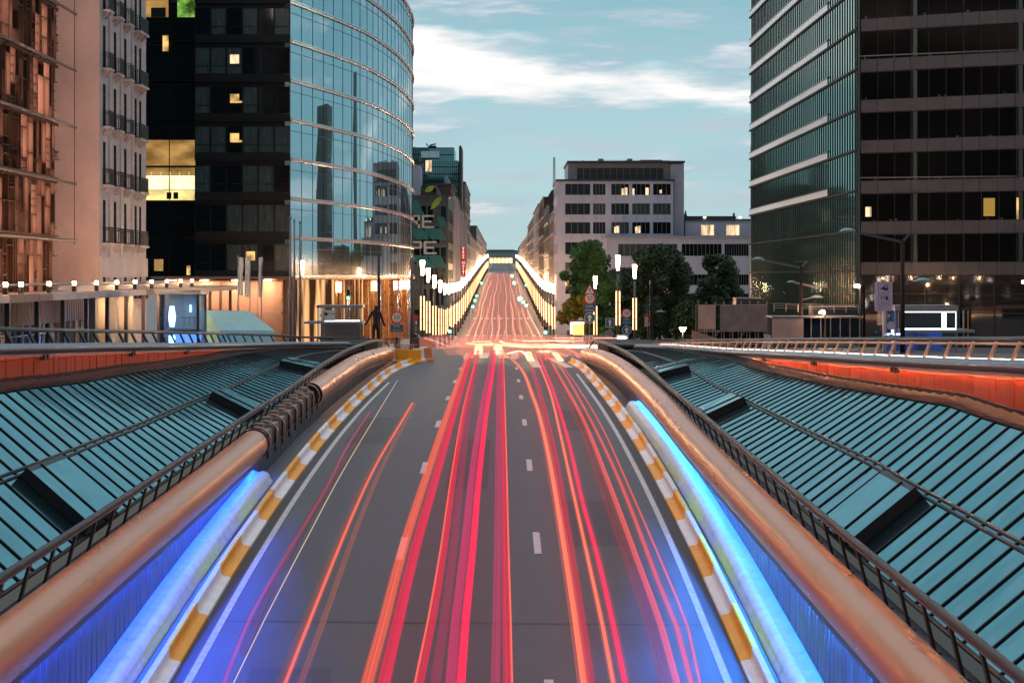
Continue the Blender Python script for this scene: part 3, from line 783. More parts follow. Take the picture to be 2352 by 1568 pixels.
    while y < REND - 4:
        i = min(range(len(Ys)), key=lambda k: abs(Ys[k] - y)); fx = ox(i); zb, zt = S[i][4] + .10, S[i][5]
        mb = MB(); mb.bar((fx + sd * .08, Ys[i] - .02, zb), (fx + sd * .30, Ys[i] + .02, zt), .05, .15 if sd < 0 else .13, 0, (0, 1, .1))
        kid3(mb, 'post', M['black'] if sd < 0 else M['pipe'])  # right posts coloured as lamp-lit, left ones as black silhouettes
        y += 1.97
    if sd > 0:
        mb = MB()
        for i in range(3, n_end - 2):
            mb.bar((ox(i) + .20, Ys[i] + .06, S[i][4] + .15), (ox(i + 1) + .20, Ys[i + 1] - .06, S[i + 1][4] + .15), .03, .055)
        kid3(mb, 'strip_light', M['white_led'])
    # ---- paved ground behind that wall
    mb = MB(); xs_far = [sd * q for q in (14, 20, 40, 150)]
    rows = []
    for k in range(0, len(Ys), 3): rows.append([(ox(k) + sd * .12, Ys[k])] + [(x, Ys[k]) for x in xs_far])
    for y in (106, 110, 114, 118): rows.append([(wx(sd, y) + sd * .9 if y > 108 else ox(len(Ys) - 1) + sd * .1, y)] + [(x, y) for x in xs_far])
    rows.insert(0, [(sd * 12.5, -10)] + [(x, -10) for x in xs_far])
    for r0, r1 in zip(rows, rows[1:]):
        for k in range(4):
            q = [(p[0], p[1], zp(p[1])) for p in (r0[k], r0[k + 1], r1[k + 1], r1[k])]
            mb.quad(q if sd > 0 else q[::-1], 0)
    struct(mb.build('pavement', M['plaza']))
# ================================================================== buildings
def frame3(pos, rz):
    """local frame of a wall: u along the wall, n outward, z up. rz 0: faces the camera (-Y); -90: faces left (-X); 90: faces right (+X)"""
    c, s = math.cos(R(rz)), math.sin(R(rz))
    u = Vector((c, s, 0)); n = Vector((s, -c, 0)); pos = Vector(pos)
    return lambda a, z, d=0.0: pos + u * a + n * d + Vector((0, 0, z))
def wbox(mb, P, a0, a1, z0, z1, d0, d1, mi=0):
    mb.hexa([P(a0, z0, d1), P(a1, z0, d1), P(a1, z0, d0), P(a0, z0, d0), P(a0, z1, d1), P(a1, z1, d1), P(a1, z1, d0), P(a0, z1, d0)], mi)
_wc = {}
def window_mesh(wd, ht, key, glass, frame, bars, trans):
    k = (round(wd, 2), round(ht, 2), key)
    if k in _wc: return _wc[k]
    mb = MB()
    mb.box(0.02, wd - .02, .03, .05, .02, ht - .02, 0)
    fr = .05
    for a, b in ((0, fr), (wd - fr, wd)): mb.box(a, b, -.03, .03, 0, ht, 1)
    for a, b in ((0, fr), (ht - fr, ht)): mb.box(fr, wd - fr, -.03, .03, a, b, 1)
    for i in range(1, bars): mb.box(wd * i / bars - fr / 2, wd * i / bars + fr / 2, -.025, .03, fr, ht - fr, 1)
    if trans: mb.box(fr, wd - fr, -.02, .03, ht * trans, ht * trans + fr, 1)
    me_o = mb.build('window', [glass, frame]); me = me_o.data; bpy.data.objects.remove(me_o)
    _wc[k] = me
    return me
def window(parent, P, rz, a, z, wd, ht, d, glass, frame, bars=1, trans=0, key='w', off=(0, 0, 0)):
    o = bpy.data.objects.new('window', window_mesh(wd, ht, key, glass, frame, bars, trans)); COL.objects.link(o)
    o.parent = parent; o.location = P(a, z, d) - Vector(off); o.rotation_euler = (0, 0, R(rz))
    return o
def facade(mb, P, a0, a1, z0, z1, cols, rows, depth, mi=0):
    """solid wall built round its openings: cols [(a,b)..], rows [(z,z)..]"""
    zs = [z0] + [q for r_ in rows for q in r_] + [z1]
    for i in range(0, len(zs), 2): wbox(mb, P, a0, a1, zs[i], zs[i + 1], -depth, 0, mi)
    xs = [a0] + [q for c_ in cols for q in c_] + [a1]
    for r_ in rows:
        for i in range(0, len(xs), 2):
            if xs[i + 1] - xs[i] > .01: wbox(mb, P, xs[i], xs[i + 1], r_[0], r_[1], -depth, -.004, mi)
G_, B_ = M['darkglass'], M['blindglass']

# ---- glass front with a wooden lattice, far left
t = thing('office_building', 'glass office front of patchwork brown wooden frames glowing pink from inside', 'office building', (-28, 90, 0))
O = (-28, 90, 0)
def kid(mb, name, mats, par=None):
    o = mb.build(name, mats, par or t); o.location = -Vector(O); return o
P = frame3((-28, 60, 0), 90)           # faces the road, u runs away from the camera
mb = MB(); wbox(mb, P, 0, 56.5, -1, 44, -.9, -.6, 0); kid(mb, 'interior', M['lattice_glow'])
mb = MB(); wbox(mb, P, 0, 56.5, -1, 44, -12, -.92, 0); kid(mb, 'wall', M['brownpanel'])
rr = random.Random(3); mb = MB(); mg = MB()
levels = [-1 + .0] + [3.9 + 3.63 * k for k in range(11)]
for z0, z1 in zip(levels, levels[1:]):
    for z in (z0, z0 + .22): wbox(mb, P, 0, 56.5, z, z + .10, -.55, .06, 0)
    a = 0.0
    while a < 56:
        wd = rr.choice((.45, .6, .8, 1.1, 1.4)); h = z0 + .3; wbox(mb, P, a, a + .085, z0, z1, -.5, .03, 0)
        while h < z1 - .3:
            hh = rr.choice((.5, .8, 1.2, 1.8, 2.4)); h2 = min(z1, h + hh)
            wbox(mb, P, a + .085, a + wd, h2 - .07, h2, -.45, 0, 0)
            q = rr.random()
            if q < .30: wbox(mg, P, a + .1, a + wd - .01, h + .04, h2 - .09, -.40, -.36, 0)
            elif q < .60: wbox(mb, P, a + wd * .45, a + wd * .45 + .06, h, h2 - .07, -.42, -.02, 0)
            if q > .8:
                for k in range(1, 4): wbox(mb, P, a + .085, a + wd, h + (h2 - h) * k / 4, h + (h2 - h) * k / 4 + .03, -.40, -.05, 0)
            h = h2
        a += wd
kid(mb, 'lattice', M['wood']); kid(mg, 'wooden_panel', M['wood'])
for k in range(9):
    z = 7.55 + 3.63 * (k)
    mb = MB(); mb.tube([(-27.35, 60, z), (-27.35, 118.6, z)], .10, 8)
    mb.bar((-27.35, 84, z), (-28, 84, z), .06, .06); mb.bar((-27.35, 104, z), (-28, 104, z), .06, .06)
    kid(mb, 'bronze_rod', M['brownrod'])
mb = MB(); mb.tube([(-27.35, 118.3, 7.3), (-27.35, 118.3, 40)], .03, 6); kid(mb, 'tie_rod', M['brownrod'])

# ---- stone block with iron balconies
t = thing('stone_building', 'pale stone block with columns of small black iron balconies and a blank pink end wall', 'apartment building', (-28.5, 133, 0)); O = (-28.5, 133, 0)
P = frame3((-27.2, 125, 0), 90)
bays = [(1.05, 1.95), (4.55, 5.45), (8.1, 9.0), (11.9, 12.75), (13.65, 14.5)]
rows_ = [(-.5 + 3.97 * k + .15, -.5 + 3.97 * k + 3.05) for k in range(1, 9)]
mb = MB(); facade(mb, P, 0.05, 16.3, -.6, 36, bays, rows_, .5)
for a in (2.8, 6.6, 10.6): wbox(mb, P, a, a + .22, 3, 36, 0, .10, 0)     # shallow pilasters
for k in range(1, 9):
    wbox(mb, P, .05, 16.3, rows_[k - 1][0] - .32, rows_[k - 1][0] - .20, 0, .035, 0)
wbox(mb, P, .05, 16.3, 5.2, 6.6, .002, .14, 0)
kid(mb, 'wall', M['stone'])
mb = MB(); mb.box(-31.2, -27.2, 124.9, 125.04, -1, 36); kid(mb, 'end_wall', M['render'])
mb = MB(); mb.box(-45, -27.72, 125.06, 141.4, -1, 36.4); kid(mb, 'core', M['recess'])
for (a0, a1) in bays:
    for r_ in rows_:
        window(t, P, 90, a0, r_[0], a1 - a0, r_[1] - r_[0], -.05, M['recess'], M['iron'], 2, .72, 'stone', O)
for (a0, a1) in bays[:3] + [(11.9, 14.5)]:
    for k in range(8):
        z = rows_[k][0]; mb = MB()
        wbox(mb, P, a0 - .28, a1 + .28, z - .20, z - .06, 0, .55, 0)
        for a in ((a0 + .05, a1 - .2) if a1 - a0 < 1.5 else (a0, (a0 + a1) / 2 - .1, a1 - .2)):
            mb.hexa([P(a, z - .62, .08), P(a + .18, z - .62, .08), P(a + .18, z - .62, 0), P(a, z - .62, 0), P(a, z - .20, .45), P(a + .18, z - .20, .45), P(a + .18, z - .20, 0), P(a, z - .20, 0)], 0)
        b = kid(mb, 'balcony', M['stone'])
        mb = MB(); q0, q1 = a0 - .22, a1 + .22
        for zz in (z + .02, z + 1.0, z + .85): wbox(mb, P, q0, q1, zz, zz + .035, .46, .50); wbox(mb, P, q0, q0 + .04, zz, zz + .035, 0, .5); wbox(mb, P, q1 - .04, q1, zz, zz + .035, 0, .5)
        a = q0
        while a <= q1: wbox(mb, P, a, a + .04, z - .04, z + 1.0, .465, .49); a += .10
        for dd in (.12, .24, .36):
            wbox(mb, P, q0, q0 + .025, z - .04, z + 1.0, dd, dd + .025); wbox(mb, P, q1 - .025, q1, z - .04, z + 1.0, dd, dd + .025)
        r2 = mb.build('railing', M['iron'], b)

# ---- entrance canopy with floodlights, glazed hall below
t = thing('entrance_canopy', 'long flat entrance canopy of pale panels carrying a row of floodlights', 'canopy', (-25, 120, 4)); O = (-25, 120, 4)
mb = MB(); ys = rng(70, 168, 2.9)
for a, b in zip(ys, ys[1:]): mb.box(-27.15, -24.0, a + .02, b - .02, 4.02 + random.uniform(-.005, .005), 4.40, 0 if random.random() < .8 else 1)
kid(mb, 'roof_edge', [M['coping'], M['brownpanel']])
mb = MB(); mb.box(-27.15, -24.05, 70, 168, 4.0, 4.016); kid(mb, 'soffit', M['bracket'])
mb = MB()
for x in (-24.25, -25.6): mb.tube([(x, 70, 4.86), (x, 146, 4.86)], .05, 6)
mb.box(-26.9, -24.5, 112, 146, 4.42, 4.72)
kid(mb, 'guard_rail', M['bracket'])
ys_l = [84.5, 90.3, 93.2, 99.0, 104.8, 110.6, 116.4, 122.2, 128, 133.8, 139.6, 144.6]
for i, y in enumerate(ys_l):
    mb = MB(); mb.box(-24.36, -24.14, y - .12, y + .12, 4.41, 4.75, 0); l = kid(mb, 'floodlight', M['black'])
    mb = MB(); mb.tube([(-24.25, y, 4.80), (-24.25, y, 5.0)], .11, 10); mb.build('lens', M['flood'], l)
for i, y in enumerate(rng(74, 166, 5.8)):
    mb = MB(); mb.box(-24.5, -24.28, y - .14, y + .14, -1.5, 3.99); kid(mb, 'column', M['brownrod'])
for y in (120, 126, 131, 136, 142, 150, 158):
    mb = MB(); mb.box(-25.2, -24.8, y - .5, y + .5, 3.96, 3.992); kid(mb, 'downlight', M['downlight'])
t = thing('glazed_hall', 'glazed entrance hall with brown louvres and lit stone piers under the floodlit canopy', 'entrance hall', (-26, 110, 0)); O = (-26, 110, 0)
P = frame3((-26.2, 70, 0), 90)
mb = MB(); wbox(mb, P, 0, 46, -2, 4, -3, -2.7); kid(mb, 'interior', M['hall_glow'])
mb = MB(); wbox(mb, P, 0, 46, -2, 4.0, -.1, -.06); kid(mb, 'glass', M['hallglass'])
mb = MB()
for k in range(31): wbox(mb, P, k * 1.55, k * 1.55 + .1, -2, 4, -.08, .06)
for z in (-.6, .7, 2.0): wbox(mb, P, 0, 46, z, z + .08, -.08, .04)
kid(mb, 'glazing_bar', M['coping'])
mb = MB()
for k in range(46 * 2): wbox(mb, P, k * .5, k * .5 + .34, 2.6, 3.95, .06, .12)
kid(mb, 'louvre', M['brownpanel'])
mb = MB(); wbox(mb, P, 46.4, 62, -2, 4.0, -.6, -.1, 0)
for a in (47.5, 50.5, 53.6, 57.0): wbox(mb, P, a, a + .9, -2, 3.98, -.1, .35, 0)
kid(mb, 'stone_pier', M['lobbystone'])
mb = MB()
for a in (49.3, 52.4, 55.6): wbox(mb, P, a, a + .8, -2, 2.4, -.098, -.02, 0)
kid(mb, 'doorway', M['recess'])
mb = MB()
for a in (48.9, 52.1, 58.4): wbox(mb, P, a - .25, a + .15, 3.5, 3.95, -.05, .02)
kid(mb, 'wall_light', M['litpale_s'])

# ---- dark glass block with the curved, mirrored corner
t = thing('office_building', 'dark glass office block with a curved mirrored front and polished horizontal bands', 'office building', (-20, 185, 0)); O = (-20, 185, 0)
Yf = 175.0; s_ = F / Yf
zl = [5.1 + 3.72 * k for k in range(9)]
xL, xM, xR = (335 - CX) / s_, (447 - CX) / s_, (666 - CX) / s_
CURVE = [(-20.05, 175), (-16.8, 187.5), (-14.5, 198), (-13.0, 210), (-12.15, 220), (-11.75, 229), (-11.62, 236), (-11.75, 243), (-12.2, 250), (-13.5, 257), (-16, 262)]
mb = MB(); mb.quad([(-34, 175.35, 36.6), (-20.2, 175.35, 36.6)] + [(x - .5, y, 36.6) for x, y in CURVE] + [(-34, 262, 36.6)], 0)
mb.box(-34.4, xM - .02, 177.4, 262, 4.8, 36.6); mb.box(xM, -20.6, 175.4, 190, 4.8, 36.5)
kid(mb, 'core', M['mullion'])
Pm = frame3((xM, Yf, 0), 0); wdm = xR - xM; nb = 6; cw = [0, .56, 1.02]
cols_m = [wdm * k / 6.0 for k in range(7)]
lit = {(2, 7): 'litwhite', (2, 5): 'litpale', (2, 4): 'litwarm', (2, 3): 'litwarm', (3, 0): 'litwarm'}
for f in range(9):
    for c in range(6):
        z = zl[f] + .62
        g = M['darkglass'] if random.random() < .42 else M['blindglass']
        window(t, Pm, 0, cols_m[c] + .02, z, cols_m[1] - .04, 2.55, .02, g, M['mullion'], 1, .30, 'd' + g.name, O)
        k = (c, f)
        if k in lit:
            mb = MB(); a = cols_m[c] + (.35 if f != 7 else .5); zz = z + (1.0 if f < 6 else 1.9)
            wbox(mb, Pm, a, a + .85, zz, zz + (.85 if f < 6 else .18), .0, .035, 0)
            if f in (3, 4): wbox(mb, Pm, a + .85, a + 1.15, zz, zz + .2, .0, .03, 0)
            kid(mb, 'lit_lamp', M[lit[k]])
mb = MB()
for f in range(10):
    z = 5.1 + 3.72 * f
    wbox(mb, Pm, 0, wdm, z - .12, z + .60, -.1, .05); wbox(mb, Pm, 0, wdm, z + .10, z + .16, .05, .10)
kid(mb, 'floor_band', M['mullion'])
# recessed bay on the left with the lit floor
Pl = frame3((xL - .4, Yf + 1.6, 0), 0); wl = xM - xL + .4
for f in range(9):
    for c in range(2):
        z = zl[f] + .15; a = c * wl * .47 + .05; ww = wl * (.45 if c == 0 else .52)
        m_ = M['darkglass']
        window(t, Pl, 0, a, z, ww, 3.4, .02, m_, M['mullion'], 1, .55, 'rec%d' % c, O)
mb = MB(); zlit = CZ + (CY - 460) / (F / (Yf + 1.6)); ztop = CZ + (CY - 322) / (F / (Yf + 1.6))
wbox(mb, Pl, .05, wl - .1, zlit, zlit + .95, .03, .08, 0); wbox(mb, Pl, .05, wl - .1, zlit + 1.0, zlit + 2.35, .03, .08, 1)
wbox(mb, Pl, .05, wl - .1, zlit + 2.4, zlit + 3.1, .03, .08, 2); wbox(mb, Pl, .05, wl - .1, zlit + 3.3, ztop, .03, .08, 2)
for k in range(5): wbox(mb, Pl, .6 + k * .9, .66 + k * .9, zlit + 2.35, zlit + 2.7, .08, .1, 3)
for k in (2.1, 2.75): wbox(mb, Pl, k, k + .45, zlit + .12, zlit + .75, .08, .14, 4)
wbox(mb, Pl, wl * .47 - .04, wl * .47 + .04, zlit, ztop, .08, .15, 4); wbox(mb, Pl, 0, wl, zlit + 3.1, zlit + 3.28, .08, .14, 4)
kid(mb, 'lit_storey', [M['litstorey'], M['litwhite'], M['litamber'], M['sgreen_dim'], M['mullion']])
mb = MB(); zt = CZ + (CY - 40) / (F / (Yf + 1.6))
wbox(mb, Pl, .05, wl * .45, zt, zt + 2.2, .03, .06, 1); wbox(mb, Pl, wl * .62, wl - .1, zt, zt + 2.2, .03, .06, 0)
wbox(mb, Pl, wl * .12, wl * .4, zt, zt + .9, .06, .1, 2); kid(mb, 'planted_window', [M['litgreen'], M['litamber'], M['mullion']])
mb = MB(); zq = CZ + (CY - 118) / (F / (Yf + 1.6)); wbox(mb, Pl, wl * .34, wl * .45, zq, zq + 1.5, .03, .06, 0)
zq = CZ + (CY - 622) / (F / (Yf + 1.6)); wbox(mb, Pl, .9, 1.75, zq, zq + 1.1, .03, .06, 0); wbox(mb, Pl, 4.0, 4.35, zq - .4, zq + .5, .03, .06, 0)
kid(mb, 'lit_window', M['litwarm'])
# the curve
def along(curve, step):
    out = []; 
    for (xa, ya), (xb, yb) in zip(curve, curve[1:]):
        n = max(1, round(math.hypot(xb - xa, yb - ya) / step))
        for k in range(n): out.append((xa + (xb - xa) * k / n, ya + (yb - ya) * k / n))
    out.append(curve[-1]); return out
fx_ = interp([(y, x) for x, y in CURVE])
cv = along([(fx_(y), y) for y in rng(175, 262, 2.9)], 3.4)
cvf = [(fx_(y), y) for y in rng(175, 262, 1.0)]
for f in range(9):
    z0, z1 = zl[f], zl[f] + 3.72; mb = MB(); mf = MB()
    for (xa, ya), (xb, yb) in zip(cv, cv[1:]):
        jt = random.uniform(-.003, .003); jt2 = random.uniform(-.004, .004)
        mf.bar((xa + .01, ya, z0), (xa + .01, ya, z1), .04, .04, 0, (1, 0, 0))
    for (xa, ya), (xb, yb) in zip(cv, cv[1:]): mf.bar((xa + .02, ya, z0 + 2.75), (xb + .02, yb, z0 + 2.75), .04, .04, 0)
    w1 = [random.uniform(-.006, .006) for _ in cvf]
    mb.loft([[(x + w1[i], y, z0), (x, y, (z0 + z1) / 2), (x - w1[i] * .6, y, z1)] for i, (x, y) in enumerate(cvf)], 0, True, False, False)
    gz = kid(mb, 'curved_glazing', M['mirror']); mf.build('mullion', M['mullion'], gz)
for f in range(10):
    z = 5.1 + 3.72 * f
    mb = MB(); rings = []
    for x, y in cv: rings.append([(x + a, y, z + b) for a, b in ((-.05, -.16), (.14, -.16), (.20, -.10), (.20, -.02), (.10, .02), (.10, .10), (.22, .12), (.22, .20), (-.05, .22))])
    mb.loft(rings, 0, False); kid(mb, 'polished_band', M['steelband'])
# ground floor: panelled wall, lit lobby, bronze louvres following the curve
mb = MB(); P0 = frame3((-40, 176, 0), 0)
for k in range(7):
    for j in range(2): wbox(mb, P0, 8 + k * 1.75, 8 + k * 1.75 + 1.72, -1.6 + j * 3.3, 1.66 + j * 3.3, -.3, random.uniform(0, .01))
kid(mb, 'brown_panel', M['brownpanel_r'])
mb = MB(); wbox(mb, P0, 7, 20.4, 4.95, 5.2, -.3, 2.2); rings = [[(x + a, y, z) for a, z in ((-2.4, 4.85), (.3, 4.85), (.3, 5.05), (-2.4, 5.05))] for x, y in cv]
mb.loft(rings, 0, False); kid(mb, 'soffit', M['brownpanel'])
mb = MB(); mb.loft([[(x - 2.6, y, z) for z in (-2.6, 4.84)] for x, y in cv[2:]], 0, False, False, False)
wbox(mb, P0, 20.4, 24, -2, 4.9, -.5, -.2, 0)
kid(mb, 'lobby_interior', M['gold_glow'])
for xq in (-31.2, -28.2, -25.2, -22.2):
    mb = MB(); mb.box(xq - .3, xq + .3, 174.6, 175.2, 4.80, 4.84); kid(mb, 'downlight', M['downlight'])
mb = MB(); k = 0
for x, y in along(cv, .42):
    hw = random.uniform(.05, .16); q = random.uniform(-.5, .5)
    if random.random() < .85: mb.bar((x - .9 + q * .5, y, -2.8), (x - .9 + q * .5, y, 4.84), hw * 2, .05, 0, (1, .4 + q, 0))
kid(mb, 'bronze_louvre', M['goldlouvre'])
for x, y in cv[1::5]:
    mb = MB(); mb.tube([(x - .4, y, -2.8), (x - .4, y, 4.84)], .2, 10); kid(mb, 'column', M['steelband'])
for i in (5, 10, 15, 17, 19, 21):
    if i < len(cv):
        x, y = cv[i]; mb = MB(); mb.box(x - .5, x - .2, y - .25, y + .25, 3.6, 4.6); kid(mb, 'wall_light', M['litpale_s'])

# ---- glass tower on the right
t = thing('office_tower', 'green glass tower with sawtooth fins, white strips and a dark granite banded front', 'office tower', (36, 200, 0)); O = (36, 200, 0)
XG = 32.7; y0g, y1g = 170.0, 243.5; fh = 3.72; zg0 = 5.62
mb = MB(); mb.hexa([(XG + .4, 170.5, -2), (46.1, 163.6, -2), (60, 156.4, -2), (60, 246, -2), (XG + .4, 170.5, 48), (46.1, 163.6, 48), (60, 156.4, 48), (60, 246, 48)])
mb.box(XG + .4, 60, 171, 246, -2, 47.9); kid(mb, 'core', M['mullion'])
ysf = rng(y0g, y1g, 1.30)
for f in range(-1, 11):
    z0 = zg0 + fh * f; z1 = z0 + fh; mb = MB(); mf = MB()
    if f == -1: z0 = -2
    for a, b in zip(ysf, ysf[1:]):
        q = [(XG + .02, b, z0), (XG + .10, a, z0), (XG + .10 + random.uniform(-.002, .002), a, z1), (XG + .02 + random.uniform(-.002, .002), b, z1)]
        mb.quad(q, 0)
        mf.box(XG - .06, XG + .1, a - .03, a + .03, z0, z1)
    gz = kid(mb, 'finned_glazing', M['finglass']); mf.build('glass_fin', M['fin'], gz)
    mb = MB(); mb.box(XG - .16, XG + .1, y0g, y1g + .3, z0 - .05 if f >= 0 else zg0 - fh - .05, (z0 if f >= 0 else zg0 - fh) + .14, 0)
    kid(mb, 'floor_rail', M['railblack'])
    if 2 <= f <= 10:
        mb = MB()
        for a, b in zip(ysf, ysf[1:]):
            if a > 185: mb.quad([(XG - .10, b, z0 + .2), (XG - .03, a + .05, z0 + .2), (XG - .03, a + .05, z0 + .82), (XG - .10, b, z0 + .82)], 0)
        kid(mb, 'white_louvre', M['louvre'])
        mb = MB(); mb.box(XG - .13, XG + .04, 185, y1g + .2, z0 + .84, z0 + .94); kid(mb, 'louvre_rail', M['mullion'])
ang = math.degrees(math.atan2(163.4 - 170.2, 46 - XG)); Pd = frame3((XG, 170.2, 0), ang); LD = 34.0
mb = MB(); wbox(mb, Pd, -.05, .3, -2, 48, -.3, .18); kid(mb, 'corner_post', M['fin'])
for f in range(0, 12):
    z = zg0 + fh * f - .25
    mb = MB(); a = .35
    while a < LD: wbox(mb, Pd, a, a + 1.52, z, z + 1.12, -.2, .06 + random.uniform(0, .004), 0); a += 1.55
    kid(mb, 'granite_spandrel', M['granite'])
    for c in range(7):
        g = M['blackglass']; window(t, Pd, ang, .35 + c * 4.7, z + 1.13, 4.66, 2.56, -.12, g, M['mullion'], 3, 0, 'tw', O)
    mb = MB()
    for a in (5.2, 14.6, 24.0): wbox(mb, Pd, a, a + .35, z + 1.13, z + 3.7, -.10, -.04)
    kid(mb, 'column', M['fin'])
    if f % 3 == 2: 
        mb = MB(); mb.tube([Pd(.3, z + 1.45, .15), Pd(14.5, z + 1.25, .15)], .06, 6); kid(mb, 'cleaning_rail', M['bracket'])
rr = random.Random(11)
for f, a, wd, ht, dz, m_ in ((10, 3.2, .25, .2, 3.0, 'litwhite'), (10, 4.0, .3, .25, 3.0, 'litwhite'), (10, 11.3, .7, 1.0, 2.4, 'blindglass'), (10, .7, .6, .9, 1.3, 'litwarm'),
                             (7, 1.8, 1.2, 1.4, 1.9, 'blindglass'), (7, 3.3, 1.2, 1.4, 1.9, 'blindglass'), (7, 4.8, 1.2, 1.7, 1.6, 'blindglass'), (6, 9.5, 1.2, .4, 3.1, 'blindglass'),
                             (6, 13.6, 1.1, 1.3, 2.1, 'blindglass'), (10, 13.5, 1.0, 1.3, 2.2, 'blindglass'), (1, .75, .55, .9, 1.6, 'litpale'), (1, 11.5, 1.0, 1.6, 1.5, 'litdim'), (1, 14.4, .28, 1.9, 1.2, 'litwarm')):
    z = zg0 + fh * f - .25; mb = MB(); wbox(mb, Pd, a, a + wd, z + dz, z + dz + ht, -.115, -.08, 0); kid(mb, 'lit_window', M[m_])
mb = MB()
for k in range(60):
    f = rr.randrange(1, 11); a = rr.uniform(.5, 15); z = zg0 + fh * f + .9
    wbox(mb, Pd, a, a + rr.uniform(.05, .25), z, z + rr.uniform(.06, .3), -.10, -.07, 0)
kid(mb, 'desk_clutter', M['blindglass'])
mb = MB(); P_ = frame3((XG, 170.2, 0), ang)
wbox(mb, Pd, 0, LD, -2, 4.2, -3.2, -3.0, 0); kid(mb, 'lobby_interior', M['lobby_dim'])
mb = MB()
for k in range(11):
    wbox(mb, Pd, k * 3.1, k * 3.1 + .12, -2, 5.3, -.15, .0)
for z in (1.9, 3.6): wbox(mb, Pd, 0, LD, z, z + .09, -.12, -.02)
kid(mb, 'glazing_bar', M['mullion'])
mb = MB(); wbox(mb, Pd, 0, LD, -2, 5.3, -.10, -.08); kid(mb, 'lobby_glass', M['hallglass'])
for a, wd in ((9.6, .3), (10.6, .5), (12.6, .9), (2.3, .18), (3.5, .15)):
    mb = MB(); wbox(mb, Pd, a, a + wd, -1 + (a > 8) * 2.2, 3.0, -2.9, -2.7); kid(mb, 'lit_panel', M['litwarm'])
for a in (15.0, 17.2):
    mb = MB(); mb.tube([Pd(a, 4.6, .12), Pd(a, 4.85, .12)], .12, 8); kid(mb, 'wall_light', M['flood_dim'])

# ---- generic street building: box with openings on the front and the street side
def block_building(name, label, cat, x0, x1, y0, y1, z0, z1, wall, front=None, side=None, side_dir=-1, frame=None, bars=2, roof=None, lit=(), cornice=.25):
    t = thing(name, label, cat, ((x0 + x1) / 2, (y0 + y1) / 2, z0)); O = t.location.copy()
    def kd(mb, nm, mats):
        o = mb.build(nm, mats, t); o.location = -O; return o
    mb = MB(); mb.box(x0 + .45, x1 - .45, y0 + .45, y1 - .05, z0, z1 - .1, 1)
    frame = frame or M['mullion']; n = 0
    for which, spec in (('front', front), ('side', side)):
        if which == 'front': P = frame3((x0, y0, 0), 0); ln = x1 - x0; rz = 0
        elif side_dir < 0: P = frame3((x0, y1, 0), -90); ln = y1 - y0 - .46; rz = -90
        else: P = frame3((x1, y0 + .46, 0), 90); ln = y1 - y0 - .46; rz = 90
        if not spec: wbox(mb, P, 0, ln, z0, z1, -.44, 0, 0); continue
        cols, rows = spec
        facade(mb, P, 0, ln, z0, z1, cols, rows, .44)
        for i, c in enumerate(cols):
            for j, r_ in enumerate(rows):
                g = M['darkglass'] if random.random() < .7 else M['blindglass']
                if (which, i, j) in lit or (which == 'side' and random.random() < .08): g = M['litpale']
                window(t, P, rz, c[0], r_[0], c[1] - c[0], r_[1] - r_[0], -.26, g, frame, bars if c[1] - c[0] > 1.3 else 1, .0, g.name + str(bars), O)
    kd(mb, 'wall', [wall, M['recess']])
    mb = MB(); mb.box(x0 - cornice, x1 + cornice, y0 - cornice, y1, z1 - .02, z1 + .32); kd(mb, 'roof', roof or M['slate'])
    return t, kd
def grid(n, ln, wd, m0=.8):
    sp = (ln - 2 * m0) / n; return [(m0 + sp * i + (sp - wd) / 2, m0 + sp * i + (sp + wd) / 2) for i in range(n)]
def rowsf(z0, n, fh_, sill, ht): return [(z0 + fh_ * i + sill, z0 + fh_ * i + sill + ht) for i in range(n)]

# white office block on the right
s3 = F / 330.0
zz = lambda y: CZ - (y - CY) / s3
xx = lambda x: (x - CX) / s3
rows_w = [(zz(b), zz(a)) for a, b in ((659, 628), (612, 583), (569, 539), (536, 509), (493, 466), (449, 422))]
rows_w = [(-3.5, -1.2), (zz(612), zz(583)), (zz(566), zz(537)), (zz(536) + .0, zz(536))]
rows_w = [(zz(656), zz(629)), (zz(612), zz(583)), (zz(565), zz(537)), (zz(536.5), zz(536.5))]
rows_w = [(zz(b), zz(a)) for a, b in ((675, 703), (629, 657), (583, 611), (537, 565), (510 + .0, 510.01))][:4]
rows_w = [(zz(b), zz(a)) for a, b in ((693, 721), (647, 675), (602, 629), (556, 584), (510, 537), (467, 493), (422, 448))]
cols_w = [(xx(1298) - xx(1280), xx(1356) - xx(1280)), (xx(1362) - xx(1280), xx(1391) - xx(1280)), (xx(1404) - xx(1280), xx(1445) - xx(1280)), (xx(1452) - xx(1280), xx(1493) - xx(1280)), (xx(1500) - xx(1280), xx(1541) - xx(1280))]
lit_w = {('front', 2, 6), ('front', 3, 6), ('front', 2, 4), ('front', 3, 4), ('front', 1, 3)}
x0w = xx(1280)
t, kd = block_building('office_building', 'white stone office block with rows of dark ribbon windows and a set-back top floor', 'office building', x0w, xx(1546), 330, 352, -6, zz(416), M['white'],
    (cols_w, rows_w), ([(1.0, 4.2), (6.0, 10.0), (12, 16), (17.5, 20.5)], rows_w), -1, M['bracket'], 4)
mb = MB()
for c in cols_w:
    for r_ in rows_w:
        for q in (c[0] + .25 * (c[1] - c[0]), c[0] + .7 * (c[1] - c[0])): mb.box(x0w + q - .04, x0w + q + .04, 329.94, 329.995, r_[0] - 1.0, r_[0], 0)
kd(mb, 'downpipe', M['bracket'])
rr = random.Random(5)
mb = None
